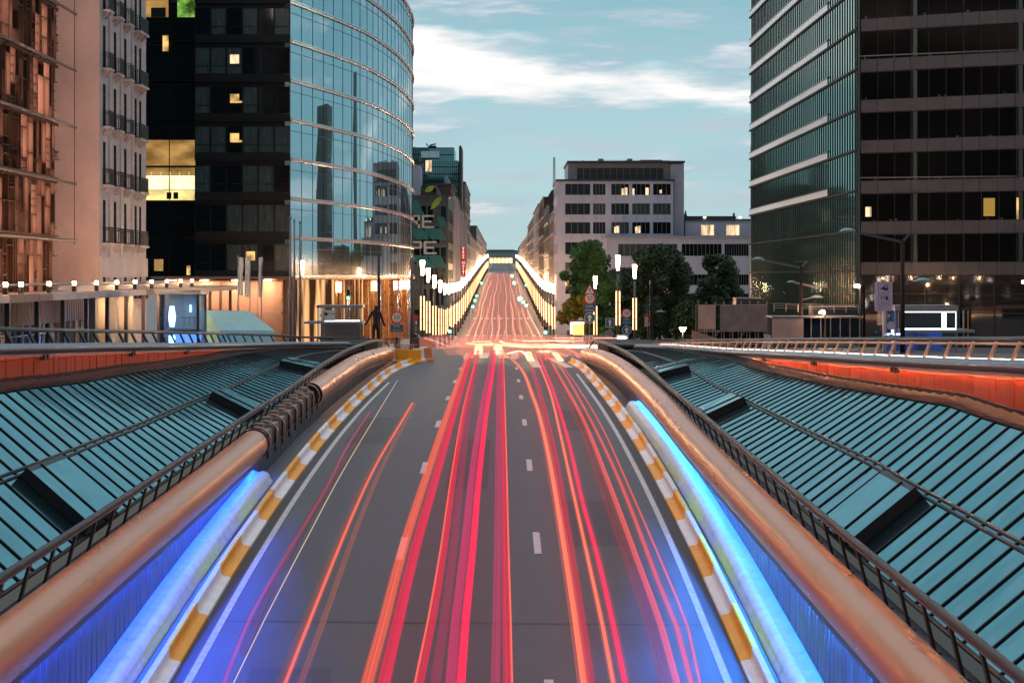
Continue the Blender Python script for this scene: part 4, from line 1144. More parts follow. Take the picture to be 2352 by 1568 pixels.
for xa_q, xb_q, ya_q, yb_q in ((1428, 1434, 433, 448), (1435, 1441, 431, 448), (1453, 1457, 433, 448), (1483, 1490, 431, 448), (1411, 1415, 521, 535), (1416, 1422, 519, 535), (1459, 1463, 521, 536), (1464, 1471, 519, 535), (1515, 1520, 436, 444), (1363, 1370, 566, 574), (1384, 1391, 566, 574)):
    mb = MB(); mb.box(xx(xa_q), xx(xb_q), 330.10, 330.20, zz(yb_q), zz(ya_q)); kd(mb, 'lit_curtain', M['litpale'])
mb = MB(); xa, xb = xx(1306), xx(1573); zt0, zt1 = zz(416) + .3, zz(373)
mb.box(xa, xb - 2.4, 333, 351, zt0, zt1, 0); mb.box(xb - 2.45, xb, 331.5, 352, -6, zt1 - .2, 0)
mb.box(xa - .2, xb + .15, 331.2, 351.5, zt1, zt1 + .35, 1); up_ = kd(mb, 'penthouse', [M['whitetrim'], M['slate']])
mb = MB()
for k in range(13): 
    a = xx(1327) + (xx(1528) - xx(1327)) * k / 13; mb.box(a, a + (xx(1528) - xx(1327)) / 13 - .08, 332.94, 332.98, zz(410), zz(384), 0)
kd(mb, 'plant_screen', M['greymetal'])
mb = MB()
for a, b, h in ((1380, 1392, .8), (1448, 1460, .8), (1478, 1530, .6)): mb.box(xx(a), xx(b), 338, 344, zt1 + .35, zt1 + .35 + h, 0)
mb.tube([(xx(1345), 340, zt1 + .3), (xx(1345), 340, zt1 + 1.0)], .12, 6)
mb.bar((xx(1392), 340, zt1 + 1.0), (xx(1550), 340, zt1 + .9), .05, .05); kd(mb, 'roof_plant', M['bracket'])
# lower wings in front and to the right of it
s4 = F / 318.0; za = lambda y: CZ - (y - CY) / s4; xa_ = lambda x: (x - CX) / s4
x0a = xa_(1393)
cols_a = [(xa_(1420) - x0a, xa_(1556) - x0a), (xa_(1566) - x0a, xa_(1658) - x0a), (xa_(1664) - x0a, xa_(1720) - x0a)]
rows_a = [(za(701), za(674)), (za(655), za(630)), (za(588), za(560))]
block_building('office_building', 'low pale wing with long ribbon windows in front of the white office block', 'office building', x0a, xa_(1760), 318, 329.4, -6.2, za(546), M['white'], (cols_a, rows_a), None, -1, M['bracket'], 10, M['whitetrim'])
s5 = F / 334.0; zb_ = lambda y: CZ - (y - CY) / s5; xb_ = lambda x: (x - CX) / s5
x0b = xb_(1574); 
t, kd = block_building('office_building', 'grey rendered wing with two lit yellow windows right of the white block', 'office building', x0b, xb_(1760), 334, 352, -6.2, zb_(507), M['white'],
    ([(xb_(1610) - x0b, xb_(1641) - x0b), (xb_(1668) - x0b, xb_(1699) - x0b)], [(zb_(541), zb_(516))]), None, -1, M['bracket'], 3, M['slate'], {('front', 0, 0), ('front', 1, 0)})
mb = MB()
for x in (1618, 1699): mb.tube([(xb_(x), 333.6, zb_(501)), (xb_(x), 333.6, zb_(498))], .22, 8)
kd(mb, 'roof_light', M['flood_dim'])
mb = MB(); mb.box(xb_(1580), xb_(1700), 340, 350, zb_(507) + .3, zb_(494), 0); mb.tube([(xb_(1582), 340, zb_(494)), (xb_(1582), 340, zb_(480))], [.3, .05], 6); mb.tube([(xb_(1695), 340, zb_(494)), (xb_(1695), 340, zb_(487))], .2, 6); kd(mb, 'roof_plant', M['slate'])
# the row of houses running away on the right of the street
rr = random.Random(21)
ROW_R = [(352.5, 392, 10.0, 486, 'rose stone', 'pink', 5, 'rose stone apartment house with an orange roof edge next to the white block'),
         (393, 440, 10.0, 472, 'steel', 'bluegrey', 7, 'grey blue office house with a slanted glass top on the right of the street'),
         (441, 500, 10.0, 455, 'dark', 'brick', 6, 'dark brick house with a curved metal roof on the right of the street'),
         (501, 585, 10.0, 470, 'pale', 'beige', 6, 'pale rendered house beside the dark brick one on the right of the street'),
         (586, 720, 10.0, 500, 'brown', 'brick', 7, 'narrow dark house halfway down the right of the street'),
         (721, 900, 10.0, 542, 'rose', 'pink', 6, 'rose house with a grey dome far down the right of the street'),
         (901, 1150, 10.0, 556, 'far', 'beige', 5, 'farthest pale house on the right of the street')]
for i, (ya, yb, x, ytop, nm, m_, nf, lb) in enumerate(ROW_R):
    sA = F / ya; ztop = CZ - (ytop - CY) / sA; z0 = zr(ya) - 1; H = ztop - zr(ya); fh_ = (H - 1.2) / nf
    nwin = max(3, int((yb - ya) / 7))
    t, kd = block_building('town_house', lb, 'building', x, x + 20, ya, yb, z0, ztop, M[m_], None, (grid(min(9, nwin), yb - ya - .46, 2.6), rowsf(zr(ya) + 1.0, nf, fh_, .9, fh_ * .5)), -1, None, 2, M['slate'])
    mb = MB()
    for k in range(1, nf): mb.box(x - .35, x - .01, ya + 1, yb - 1, zr(ya) + 1.0 + fh_ * k + .1, zr(ya) + 1.0 + fh_ * k + .35)
    kd(mb, 'cornice', M['whitetrim'] if i != 1 else M['bluegrey'])
    if i in (1, 2):
        mb = MB(); mb.loft([[(x + 1 + q * 4, y, ztop + .3 + h) for q, h in ((0, 0), (.2, 1.6), (1, 3.0), (3, 3.6), (4, 0))] for y in (ya + 2, yb - 2)], 0, False); kd(mb, 'curved_roof', M['slate'] if i == 2 else M['bluegrey'])
    if i == 5:
        mb = MB(); mb.tube([(x + 2, ya + 4, ztop), (x + 2, ya + 4, ztop + 2), (x + 2, ya + 4, ztop + 4)], [2.2, 1.9, .1], 10); kd(mb, 'dome', M['slate'])
# lattice mast on the skyline
t = thing('lattice_mast', 'slim lattice aerial mast standing up behind the white office block', 'mast', (10.5, 372, 16)); mb = MB()
s6 = F / 372; zm = CZ - (361 - CY) / s6 - 16; 
for dx_, dy_ in ((-.3, -.3), (.3, -.3), (0, .35)): mb.bar((dx_, dy_, 0), (dx_ * .5, dy_ * .5, zm), .09, .09, 0, (0, 1, 0))
for k in range(18):
    z = zm * k / 18; q = 1 - .5 * k / 18; mb.bar((-.3 * q, -.3 * q, z), (.3 * q, -.3 * q, z + zm / 18), .05, .05); mb.bar((.3 * q, -.3 * q, z), (-.3 * q, -.3 * q, z + zm / 18), .05, .05)
mb.build('frame', M['bluegrey'], t)

# the row on the left of the street beyond the curved block
def LB(ya): s = F / ya; return (lambda x: (x - CX) / s), (lambda y: CZ - (y - CY) / s)
X_, Z_ = LB(300)
X_, Z_ = LB(352.2)
t, kd = block_building('slab_building', 'tall blank cream slab beside the curved glass block', 'building', X_(930), X_(966), 352.2, 360, -6, Z_(378), M['white'], None, None, 1)
mb = MB(); mb.box(X_(944), X_(962), 354, 358, Z_(378) + .3, Z_(362)); kd(mb, 'roof_plant', M['slate'])
X_, Z_ = LB(430)
t = thing('office_tower', 'teal glass tower with a mast-like fin and a window cleaning crane on its roof', 'office tower', (X_(1000), 440, 0)); O = t.location.copy()
def kd(mb, nm, mats):
    o = mb.build(nm, mats, t); o.location = -O; return o
mb = MB(); mb.box(X_(945), X_(1043), 430, 450, -5, Z_(339)); mb.box(X_(985), X_(1053), 428, 448, -5, Z_(370)); kd(mb, 'glass_block', M['tealglass'])
mb = MB()
for k in range(26): x = X_(945) + (X_(1053) - X_(945)) * k / 25; mb.box(x - .05, x + .05, 427.9, 428.0 if x > X_(985) else 430, 0, Z_(371) if x > X_(985) else Z_(340))
for k in range(9): z = Z_(340 + 16 * k); mb.box(X_(945), X_(1043), 429.85, 429.95, z - .1, z + .1)
for k in range(6): z = Z_(385 + 16 * k); mb.box(X_(985), X_(1053), 427.85, 427.95, z - .1, z + .1)
kd(mb, 'mullion', M['mullion'])
mb = MB(); mb.box(X_(1054), X_(1060.5), 430, 446, -5, Z_(337)); mb.tube([(X_(1057), 431, Z_(337)), (X_(1057), 431, Z_(333))], [.33, .05], 8); kd(mb, 'fin', M['slate'])
mb = MB(); mb.box(X_(983), X_(1000), 434, 438, Z_(339), Z_(332)); mb.bar((X_(984), 434, Z_(336)), (X_(977), 434, Z_(327)), .25, .25); mb.bar((X_(986), 434, Z_(331)), (X_(1000), 434, Z_(328)), .3, .3); mb.tube([(X_(950), 434, Z_(339)), (X_(950), 434, Z_(334))], .12, 6); kd(mb, 'roof_crane', M['slate'])
mb = MB(); mb.box(X_(968), X_(1010), 427.6, 429.9, Z_(364), Z_(349)); kd(mb, 'pale_glazing', M['sky_glass'])
mb = MB(); mb.box(X_(978.5), X_(992), 427.4, 427.8, Z_(395), Z_(370)); kd(mb, 'lit_opening', M['litpale'])
X_, Z_ = LB(322)
t, kd = block_building('office_building', 'dark glass office painted with teal shadowed letters and two green leaves', 'office building', X_(931), X_(1030), 322, 352, -6, Z_(452), M['bluegrey'],
    (grid(6, X_(1030) - X_(931), .95, .3), rowsf(-4, 6, 3.6, .4, 2.9)), (grid(5, 29.5, 4.2), rowsf(-4, 6, 3.6, .6, 2.4)), 1)
mb = MB(); mb.box(X_(967), X_(1003), 323, 350, Z_(452), Z_(432)); mb.box(X_(975), X_(1000), 323, 350, Z_(440), Z_(424)); kd(mb, 'upper_storey', M['brick'])
mb = MB()      # painted mural band: big block letters with long teal shadows
def blk(cells, px, py, cell, mi, ch_=4.25):
    for r_, row in enumerate(cells):
        for c, ch in enumerate(row):
            if ch == '#':
                a, b = px + c * cell, py + r_ * ch_
                mb.box(X_(a + .2), X_(a + cell - .2), 321.88, 321.96, Z_(b + ch_ - .2), Z_(b + .2), mi)
def shadow(px, py, wd, ht, sl):
    for k in range(7):
        a = px + wd * k / 7
        mb.quad([(X_(a), 321.90, Z_(py)), (X_(a + wd / 8), 321.90, Z_(py)), (X_(a + wd / 8 + sl), 321.90, Z_(py + ht)), (X_(a + sl), 321.90, Z_(py + ht))], 1)
Rl = ['#####', '#...#', '#...#', '####.', '#..#.', '#...#', '#...#']; El = ['#####', '#....', '#....', '####.', '#....', '#....', '#####']; Pl_ = ['#####', '#...#', '#...#', '#####', '#....', '#....', '#....']
shadow(936, 460, 22, 34, 18); shadow(936, 524, 34, 26, 22); shadow(974, 524, 40, 26, 12); shadow(1004, 498, 16, 24, 8); shadow(942, 586, 36, 30, 22); shadow(982, 586, 30, 26, 14)
blk(Rl, 938, 494, 5.4, 0); blk(El, 969, 494, 5.6, 0)
blk(Pl_, 942, 554, 5.4, 0); blk(El, 973, 554, 6.0, 0)
kd(mb, 'mural_lettering', [M['letterwhite'], M['tealpaint']])
def leaf(px, py, ln, wd, a):
    c = Vector((X_(px), 321.86, Z_(py))); sc = 1 / (F / 322); pts = []
    for k in range(17):
        q = k / 16; pts.append((q - .5, math.sin(math.pi * q) ** .8 * .5))
    full = pts + [(p, -h) for p, h in pts[::-1][1:-1]]
    mb_ = MB(); ca, sa = math.cos(R(a)), math.sin(R(a))
    mb_.quad([c + Vector(((p * ln * ca - h * wd * sa) * sc, 0, (p * ln * sa + h * wd * ca) * sc)) for p, h in full])
    kd(mb_, 'painted_leaf', M['leafsign'])
leaf(987, 434, 26, 13, 28); leaf(1002, 466, 40, 13, 52)
ROW_L = [(353, 384, -9.7, 425, 'brick', 6, 'brown house with slanted attic windows behind the painted office'),
         (385, 420, -9.7, 452, 'pink', 5, 'rose house with white bay windows and the red hotel sign'),
         (421, 480, -9.7, 470, 'bluegrey', 7, 'grey house with a bright attic window on the left of the street'),
         (481, 560, -9.7, 420, 'slate', 8, 'tall dark slate building on the left of the street'),
         (561, 700, -9.7, 540, 'beige', 5, 'pale low house past the tall slate building'),
         (701, 860, -9.7, 520, 'bluegrey', 7, 'blue grey house far down the left of the street'),
         (861, 1150, -9.7, 540, 'pink', 7, 'farthest rose house on the left of the street')]
for i, (ya, yb, x, ytop, m_, nf, lb) in enumerate(ROW_L):
    sA = F / ya; ztop = CZ - (ytop - CY) / sA; z0 = zr(ya) - 1; H = ztop - zr(ya); fh_ = (H - 1.2) / nf; nwin = max(3, int((yb - ya) / 7))
    t, kd = block_building('town_house', lb, 'building', x - (5.2 if i == 0 else 18), x, ya, yb, z0, ztop, M[m_], None, (grid(min(9, nwin), yb - ya - .46, 2.6), rowsf(zr(ya) + 1.0, nf, fh_, .9, fh_ * .52)), 1, None, 2, M['slate'])
    mb = MB()
    for k in range(1, nf): mb.box(x + .01, x + .4, ya + 1, yb - 1, zr(ya) + 1.0 + fh_ * k + .1, zr(ya) + 1.0 + fh_ * k + .35)
    if i < 3:
        for k in range(3): a = ya + 4 + k * (yb - ya - 8) / 2; mb.box(x + .01, x + .8, a - 1.4, a + 1.4, zr(ya) + 6, ztop - 2)
    kd(mb, 'bay_window', M['whitetrim'])
    if i in (0, 1, 2):
        mb = MB()
        for k in range(3): a = ya + 5 + k * (yb - ya - 9) / 2; mb.hexa([(x - 1.4, a - 1, ztop), (x - .1, a - 1, ztop), (x - .1, a + 1, ztop), (x - 1.4, a + 1, ztop), (x - 1.4, a - 1, ztop + 2), (x - .9, a - 1, ztop + 2), (x - .9, a + 1, ztop + 2), (x - 1.4, a + 1, ztop + 2)])
        kd(mb, 'attic_window', M['sky_glass'])
    if i == 2:
        mb = MB(); mb.box(x + .02, x + .5, ya + 3, ya + 7, ztop - 5.5, ztop - 2.2); mb.box(x + .02, x + .4, ya + 20, ya + 23, ztop - 9, ztop - 6.5); kd(mb, 'lit_window', M['litpale'])
# vertical hotel sign hanging over the pavement
Xs, Zs = LB(398)
t = thing('hotel_sign', 'tall red vertical sign with white THON HOTEL lettering over the left pavement', 'sign', (Xs(1064), 398, Zs(620))); O = t.location.copy()
mb = MB(); mb.box(Xs(1059), Xs(1069.5), 398, 398.5, Zs(633), Zs(568)); o = mb.build('panel', M['signdeepred'], t); o.location = -O
mb = MB()
for k, ch in enumerate('Thon Hotel'):
    if ch != ' ': text_mb(mb, ch, .80, (Xs(1064.2), 397.97, Zs(572.5 + 6.2 * k)), 0)
o = mb.build('lettering', M['letterglow'], t); o.location = -O
mb = MB(); mb.box(Xs(1058), Xs(1070), 397.9, 398.4, Zs(651), Zs(637)); text_mb(mb, 'S', .9, (Xs(1064), 397.86, Zs(644)), 1); o = mb.build('logo_panel', [M['letterglow'], M['signblack']], t); o.location = -O
# far end of the street: columned palace wing and lit bridge
t = thing('far_building', 'wide low building closing the far end of the street', 'building', (0, 1750, 15)); Xf, Zf = LB(1750)
mb = MB(); mb.box(Xf(1112), Xf(1190), 1750, 1790, 8, Zf(576)); mb.box(Xf(1120), Xf(1182), 1752, 1788, Zf(576), Zf(573)); o = mb.build('wall', M['bluegrey_far'], t); o.location = -t.location
mb = MB(); mb.box(Xf(1110), Xf(1192), 1748, 1750, Zf(576.5), Zf(575)); o = mb.build('cornice', M['slate'], t); o.location = -t.location
t = thing('lit_arcade', 'row of glowing arches at the top of the street', 'arcade', (0, 1740, 15)); Xf, Zf = LB(1740)
mb = MB(); mb.box(Xf(1122), Xf(1178), 1740, 1744, Zf(612), Zf(590)); o = mb.build('wall', M['lobbystone'], t); o.location = -t.location
for k in range(6):
    mb = MB(); a = 1125 + 9 * k; mb.box(Xf(a), Xf(a + 6.5), 1739.6, 1739.95, Zf(604), Zf(593)); o = mb.build('lit_arch', M['litarch'], t); o.location = -t.location
# slender towers standing beyond the right-hand blocks, seen mirrored in the curved front
for x, y, wd, z, lb in ((150, 432, 10, 49, 'dark square tower seen only as a mirror image in the curved glass'), (147, 480, 6, 62, 'tallest thin tower mirrored in the curved glass')):
    t = thing('distant_tower', lb, 'tower', (x, y, 0)); mb = MB(); mb.box(-wd / 2, wd / 2, -wd / 2, wd / 2, -6, z)
    for k in range(int(z / 4)): mb.box(-wd / 2 - .05, wd / 2 + .05, -wd / 2 - .05, wd / 2 + .05, k * 4, k * 4 + .5, 1)
    mb.build('wall', [M['darkglass'], M['bluegrey']], t)
# tower crane far away
t = thing('tower_crane', 'thin tower crane with a level jib over the end of the street', 'crane', (0, 1500, 0)); Xf, Zf = LB(1500); mb = MB()
mb.bar((Xf(1142), 1500, Zf(523.5)), (Xf(1200), 1500, Zf(525.5)), .5, .7); mb.bar((Xf(1177), 1500, 10), (Xf(1177), 1500, Zf(519)), .8, .8, 0, (0, 1, 0)); mb.bar((Xf(1177), 1500, Zf(519)), (Xf(1150), 1500, Zf(523)), .2, .2)
mb.build('jib', M['bluegrey_far'], t)
# ================================================================== street lamps
def make_lamp(label, group):
    t = thing('street_lamp', label, 'street lamp', (0, 0, 0), group)
    mb = MB(); mb.tube([(0, 0, -.3), (0, 0, 2.0), (0, 0, 7.75)], [.16, .15, .13], 10); mb.tube([(0, 0, -.1), (0, 0, .9)], .20, 10)
    mb.build('pole', M['pole'], t)
    for s in (-.17, .17):
        mb = MB()
        for k in range(3): mb.tube([(s, -.06, 2.05 + 1.2 * k), (s, -.06, 3.2 + 1.2 * k)], .065, 8)
        mb.build('light_tube', M['tubelight'], t)
    mb = MB(); mb.tube([(0, 0, 7.78), (0, 0, 8.0), (0, 0, 9.2), (0, 0, 9.32)], [.12, .15, .24, .21], 12)
    mb.build('lantern', M['lantern'], t)
    mb = MB(); mb.tube([(0, 0, 9.32), (0, 0, 9.42)], [.26, .16], 12); mb.tube([(0, 0, 7.70), (0, 0, 7.78)], .19, 12); mb.build('lantern_cap', M['pole'], t)
    return t
proto = None
def place_lamp(x, y, label, group, z=None):
    global proto
    zz_ = (zr(y) + .13) if z is None else z
    if proto is None:
        proto = make_lamp(label, group); proto.location = (x, y, zz_); return proto
    o = dup(proto, (x, y, zz_), label); o['group'] = group; return o
ysl = [193, 208, 227, 248] + [268 + 20.5 * k for k in range(41)]
for i, y in enumerate(ysl):
    place_lamp(-8.3, y, f'lit lamp post in the row along the left pavement, {ordn(i)} from the crossing', 'street lamps along the left pavement')
ysr = [299 + 20.5 * k for k in range(39)]
for i, y in enumerate(ysr):
    place_lamp(8.35, y, f'lit lamp post in the row along the right pavement, {ordn(i)} from the crossing', 'street lamps along the right pavement')
for x, y, z, lb in ((12.1, 193, -1.95, 'tallest lit lamp post, in front of the trees and left of the other big one'), (14.85, 207, -2.85, 'lit lamp post just right of the tallest one'),
                    (11.6, 230, -4.15, 'lit lamp post behind the red triangle sign'), (12.8, 279, -4.9, 'lit lamp post half hidden behind the round 50 sign under the triangle')):
    place_lamp(x, y, lb, 'street lamps by the trees', z)

# plain dark post with a small unlit head, left of the street
t = thing('lamp_post', 'dark plain post with a slim pale head beside the left lamp row', 'lamp post', (W(946, 700, 140).x, 140, zr(140)))
mb = MB(); mb.tube([(0, 0, 0), (0, 0, 5.9)], [.15, .11], 10); mb.build('pole', M['pole'], t)
mb = MB(); mb.tube([(0, 0, 5.9), (0, 0, 6.75), (0, 0, 6.95)], [.10, .20, .22], 10); mb.build('lantern', M['coping'], t)

# modern twin-headed lamp posts on the right
def curved_lamp(px, ybase, ytop, Y, label, two=True, sc=1.0, pole='polebrown'):
    b = W(px, ybase, Y); H = (ybase - ytop) * Y / F
    t = thing('street_lamp', label, 'street lamp', b, 'unlit twin headed lamp posts')
    mb = MB(); mb.tube([(0, 0, -.3), (0, 0, H)], [.17 * sc, .12 * sc], 10); mb.build('pole', M[pole], t)
    mb = MB(); a = Vector((0, 0, H - .1)); e_ = Vector((-3.2 * sc, -.2, H + .55 * sc))
    mb.bar(a, e_, .09, .16); mb.bar((0, 0, H - .1), (.5 * sc, 0, H + .45 * sc), .06, .14); mb.bar((.5 * sc, 0, H + .42 * sc), (-.6 * sc, 0, H + .40 * sc), .04, .05); mb.build('arm', M['pole'], t)
    def head(c, nm):
        mb = MB(); rings = []
        for k in range(9):
            q = k / 8; wd = math.sin(math.pi * min(1, q * .92 + .06)) ** .6 * .24 * sc
            x = c.x + (q - .5) * 1.05 * sc; rings.append([(x, c.y + wd * math.cos(p), c.z + (.22 * sc * math.sin(p) * (math.sin(math.pi * q) ** .7 + .02) if math.sin(p) > 0 else .05 * math.sin(p) * sc)) for p in [2 * math.pi * j / 12 for j in range(12)]])
        mb.loft(rings, 0, True); mb.build(nm, M['headshell'], t)
    head(e_ + Vector((-.35 * sc, 0, .02)), 'lamp_head')
    if two:
        h2 = H * .62; mb = MB(); mb.bar((0, 0, h2 - .2), (.9 * sc, 0, h2), .07, .10); mb.build('arm', M['pole'], t); head(Vector((1.3 * sc, 0, h2 + .02)), 'lamp_head')
    return t
M['headshell'] = mat('lamp_shell', (.22, .36, .38), .25, .5)
curved_lamp(2073, 800, 552, 118, 'tall unlit twin headed lamp post in front of the dark tower beside the metro sign')
curved_lamp(1840, 800, 612, 152, 'unlit twin headed lamp post before the scaffold, second in size')
curved_lamp(1890, 800, 660, 165, 'small unlit lamp post in front of the mirrored tower corner', False, .8)
b = W(1496, 800, 150)
t = thing('lamp_post', 'dark square post with a short arm to the left standing before the trees', 'lamp post', b, None)
mb = MB(); mb.box(-.13, .13, -.13, .13, -.3, 5.65); mb.build('pole', M['black'], t)
mb = MB(); mb.box(-.9, -.13, -.07, .07, 5.5, 5.65); mb.build('arm', M['black'], t)
mb = MB(); mb.tube([(.35, 0, 2.95), (.75, 0, 3.0), (1.2, 0, 2.98)], [.12, .20, .05], 10, 0, True, .5); mb.build('lamp_head', M['headshell'], t)
# small sodium lamps
for px, py, Y, yb, lb in ((1968, 657, 158, 800, 'small orange lamp on a thin pole at the corner of the dark tower'), (1888, 717, 150, 800, 'short pale post with a glowing orange head below the scaffold deck')):
    p = W(px, py, Y); t = thing('street_lamp', lb, 'street lamp', (p.x, Y, zr(Y)))
    H = p.z - zr(Y); mb = MB(); mb.tube([(.25, 0, -.2), (.25, 0, H + .1), (0, 0, H + .15)], .07, 8); mb.build('pole', M['lobbystone'], t)
    mb = MB(); mb.tube([(-.22, -.05, H), (.16, -.05, H)], [.10, .16], 10); mb.build('lantern', M['flood'], t)

# ================================================================== signs
def sign_pole(t, z0, z1, r=.04, x=0.0): 
    mb = MB(); mb.tube([(x, .05, z0), (x, .05, z1)], r, 8); mb.build('pole', M['signgrey'], t)
def arrow(mb, c, h, wd, mi, y=-.004):
    hw = wd; mb.poly(Vector(c) + Vector((0, y, 0)), [(-hw * .22, -h / 2), (hw * .22, -h / 2), (hw * .22, .02 * h), (-hw * .22, .02 * h)], mi)
    mb.poly(Vector(c) + Vector((0, y, 0)), [(-hw * .5, .02 * h), (hw * .5, .02 * h), (0, h / 2)], mi)
def round50(t, z, r):
    mb = MB(); mb.disc((0, 0, z), r, 28, 0); mb.disc((0, -.006, z), r * .76, 28, 1, .004)
    text_mb(mb, '50', r * 1.0, (0, 0, z + r * .04), 2, 'CENTER', 1.0, -.014); text_mb(mb, 'km/h', r * .22, (0, 0, z - r * .46), 2, 'CENTER', 1.0, -.014)
    mb.build('speed_disc', [M['signred'], M['signwhite'], M['signblack']], t)
def plaque(t, z, wd, ht):
    mb = MB(); mb.box(-wd / 2, wd / 2, 0, .02, z, z + ht / 2, 0); mb.box(-wd / 2, wd / 2, 0, .02, z - ht / 2, z - .004, 0)
    text_mb(mb, 'RAPPEL', ht * .34, (0, 0, z + ht * .25), 1, 'CENTER', .9, -.006); text_mb(mb, 'HERHALING', ht * .30, (0, 0, z - ht * .25), 1, 'CENTER', .8, -.006)
    mb.build('reminder_plate', [M['signblue'], M['signwhite']], t)
def sg(px, Y, yb=800): return W(px, yb, Y), (lambda y: (yb - y) * Y / F), Y / F
b, z, k = sg(1354.5, 130)
t = thing('road_sign', 'red warning triangle over a 50 disc and a white arrow on blue', 'road sign', b)
sign_pole(t, -.2, z(652)); round50(t, z(685.6), 13.6 * k); plaque(t, z(708), 26 * k, 17 * k)
mb = MB(); a = 13 * k; c = (0, 0, z(666)); mb.poly(c, [(-a, -9.6 * k), (a, -9.6 * k), (0, 13.5 * k)], 0); mb.poly(Vector(c) + Vector((0, -.006, 0)), [(-a * .74, -7.6 * k), (a * .74, -7.6 * k), (0, 9.6 * k)], 1)
mb.poly(Vector(c) + Vector((0, -.01, 0)), [(-.6 * k, -5.5 * k), (1.5 * k, -5.5 * k), (1.0 * k, -1.0 * k), (2.0 * k, 1.5 * k), (0, 4.5 * k), (-1.6 * k, 1.0 * k), (-.2 * k, -1.5 * k)], 2)
mb.quad([Vector(c) + Vector((p[0], .02, p[1])) for p in ((-a, -9.6 * k), (0, 13.5 * k), (a, -9.6 * k))], 0); mb.build('warning_triangle', [M['signred'], M['signwhite'], M['signblack']], t)
mb = MB(); mb.disc((0, 0, z(729.7)), 12.4 * k, 28, 1); mb.disc((0, -.006, z(729.7)), 11.2 * k, 28, 0, .004); arrow(mb, (0, -.01, z(729.7)), 17 * k, 13 * k, 1); mb.build('arrow_disc', [M['signblue'], M['signwhite']], t)
mb = MB(); x0 = -3.5 * k; mb.box(x0 - 11 * k, x0 + 11 * k, 0, .02, z(783), z(769.5), 1); mb.box(x0 - 10 * k, x0 + 1.5 * k, -.004, 0, z(782), z(770.5), 0); mb.disc((x0 - 4 * k, -.006, z(776.3)), 4 * k, 20, 1, .002); mb.disc((x0 - 4 * k, -.009, z(776.3)), 2.6 * k, 20, 0, .002); arrow(mb, (x0 + 6.3 * k, -.004, z(776.3)), 10 * k, 8 * k, 0)
mb.build('direction_plate', [M['signblue'], M['signwhite']], t)
b, z, k = sg(1439.5, 150)
t = thing('road_sign', '50 disc over a white arrow on blue, in front of the right big lamp post', 'road sign', b)
sign_pole(t, -.2, z(712)); round50(t, z(719.6), 11.5 * k); plaque(t, z(737.5), 22 * k, 14 * k)
mb = MB(); mb.disc((0, 0, z(758)), 11 * k, 28, 1); mb.disc((0, -.006, z(758)), 10 * k, 28, 0, .004); arrow(mb, (0, -.01, z(758)), 15 * k, 12 * k, 1); mb.build('arrow_disc', [M['signblue'], M['signwhite']], t)
b, z, k = sg(911.4, 128)
t = thing('road_sign', 'round 50 sign with a reminder plate left of the street, before the bronze louvres', 'road sign', b)
sign_pole(t, -.2, z(735)); round50(t, z(729), 14.5 * k); plaque(t, z(753.5), 29 * k, 16 * k)
mb = MB(); mb.box(-.22, .22, .1, .5, -.1, z(776), 0); mb.box(-.26, .26, .06, .54, z(776), z(774), 0); mb.poly((0, .098, z(783)), [(-.05, -.2), (.05, -.2), (0, .12)], 1); mb.build('base_cabinet', [M['brownpanel'], M['black']], t)
b, z, k = sg(1401, 145)
t = thing('road_sign', 'square blue sign with a white arrow left of the tallest lamp post', 'road sign', b)
sign_pole(t, -.2, z(735)); mb = MB(); mb.box(-10 * k, 10 * k, 0, .02, z(751), z(730.5), 1); mb.box(-9 * k, 9 * k, -.004, 0, z(750), z(731.5), 0); arrow(mb, (0, -.006, z(740.5)), 15 * k, 10 * k, 1); mb.build('arrow_plate', [M['signblue'], M['signwhite']], t)
mb = MB(); mb.disc((-2 * k, 0, z(768)), 11 * k, 24, 0); mb.build('sign_back', [M['signgrey']], t)
b, z, k = sg(1485, 150)
t = thing('road_sign', 'small solar panel and pale timetable board on a thin pole', 'sign', b)
sign_pole(t, -.2, z(705), .03, .1); mb = MB(); mb.box(-5 * k, 3.6 * k, -.02, .02, z(714), z(700), 0); mb.build('solar_panel', M['bluegrey'], t)
mb = MB(); mb.box(-4.6 * k, 4.4 * k, 0, .04, z(750), z(721), 0); mb.box(-4.6 * k, 4.4 * k, -.004, 0, z(728), z(721), 1); mb.build('timetable_board', [M['tarppink'], M['signred']], t)
b, z, k = sg(955, 160)
t = thing('road_sign', 'small red and blue plates on a pole right of the dark plain post', 'road sign', b)
sign_pole(t, -.2, z(722), .035); mb = MB(); mb.box(-4 * k, 6 * k, 0, .02, z(733), z(723), 0); mb.box(-4 * k, 6 * k, 0, .02, z(747), z(734), 1); arrow(mb, (1 * k, -.004, z(740.5)), 9 * k, 7 * k, 2); mb.box(-4 * k, 6 * k, 0, .02, z(778), z(764), 1); mb.build('plate', [M['signred'], M['signblue'], M['signwhite']], t)
# metro sign
b, z, k = sg(2031, 112)
t = thing('metro_sign', 'tall mauve station sign with a train symbol and a black M above Metro', 'sign', b)
mb = MB(); mb.tube([(-.02, .06, -.3), (-.02, .06, z(712))], .08, 8); mb.build('pole', M['signmauve'], t)
mb = MB(); mb.box(-21.5 * k, 19 * k, 0, .06, z(714), z(648), 0)
def rrect(cx, cz, hw, hh, mi, y):
    pts = []
    for (sx_, sz_, a0) in ((1, 1, 0), (-1, 1, 90), (-1, -1, 180), (1, -1, 270)):
        for q in range(0, 91, 30): pts.append((cx + sx_ * (hw - .08) + .08 * math.cos(R(a0 + q)), cz + sz_ * (hh - .08) + .08 * math.sin(R(a0 + q))))
    mb.quad([(p[0], y, p[1]) for p in pts], mi)
for zc in (661.5, 689): rrect(-1 * k, z(zc), 12.5 * k, 12.3 * k, 1, -.004); rrect(-1 * k, z(zc), 11.8 * k, 11.6 * k, 0, -.008)
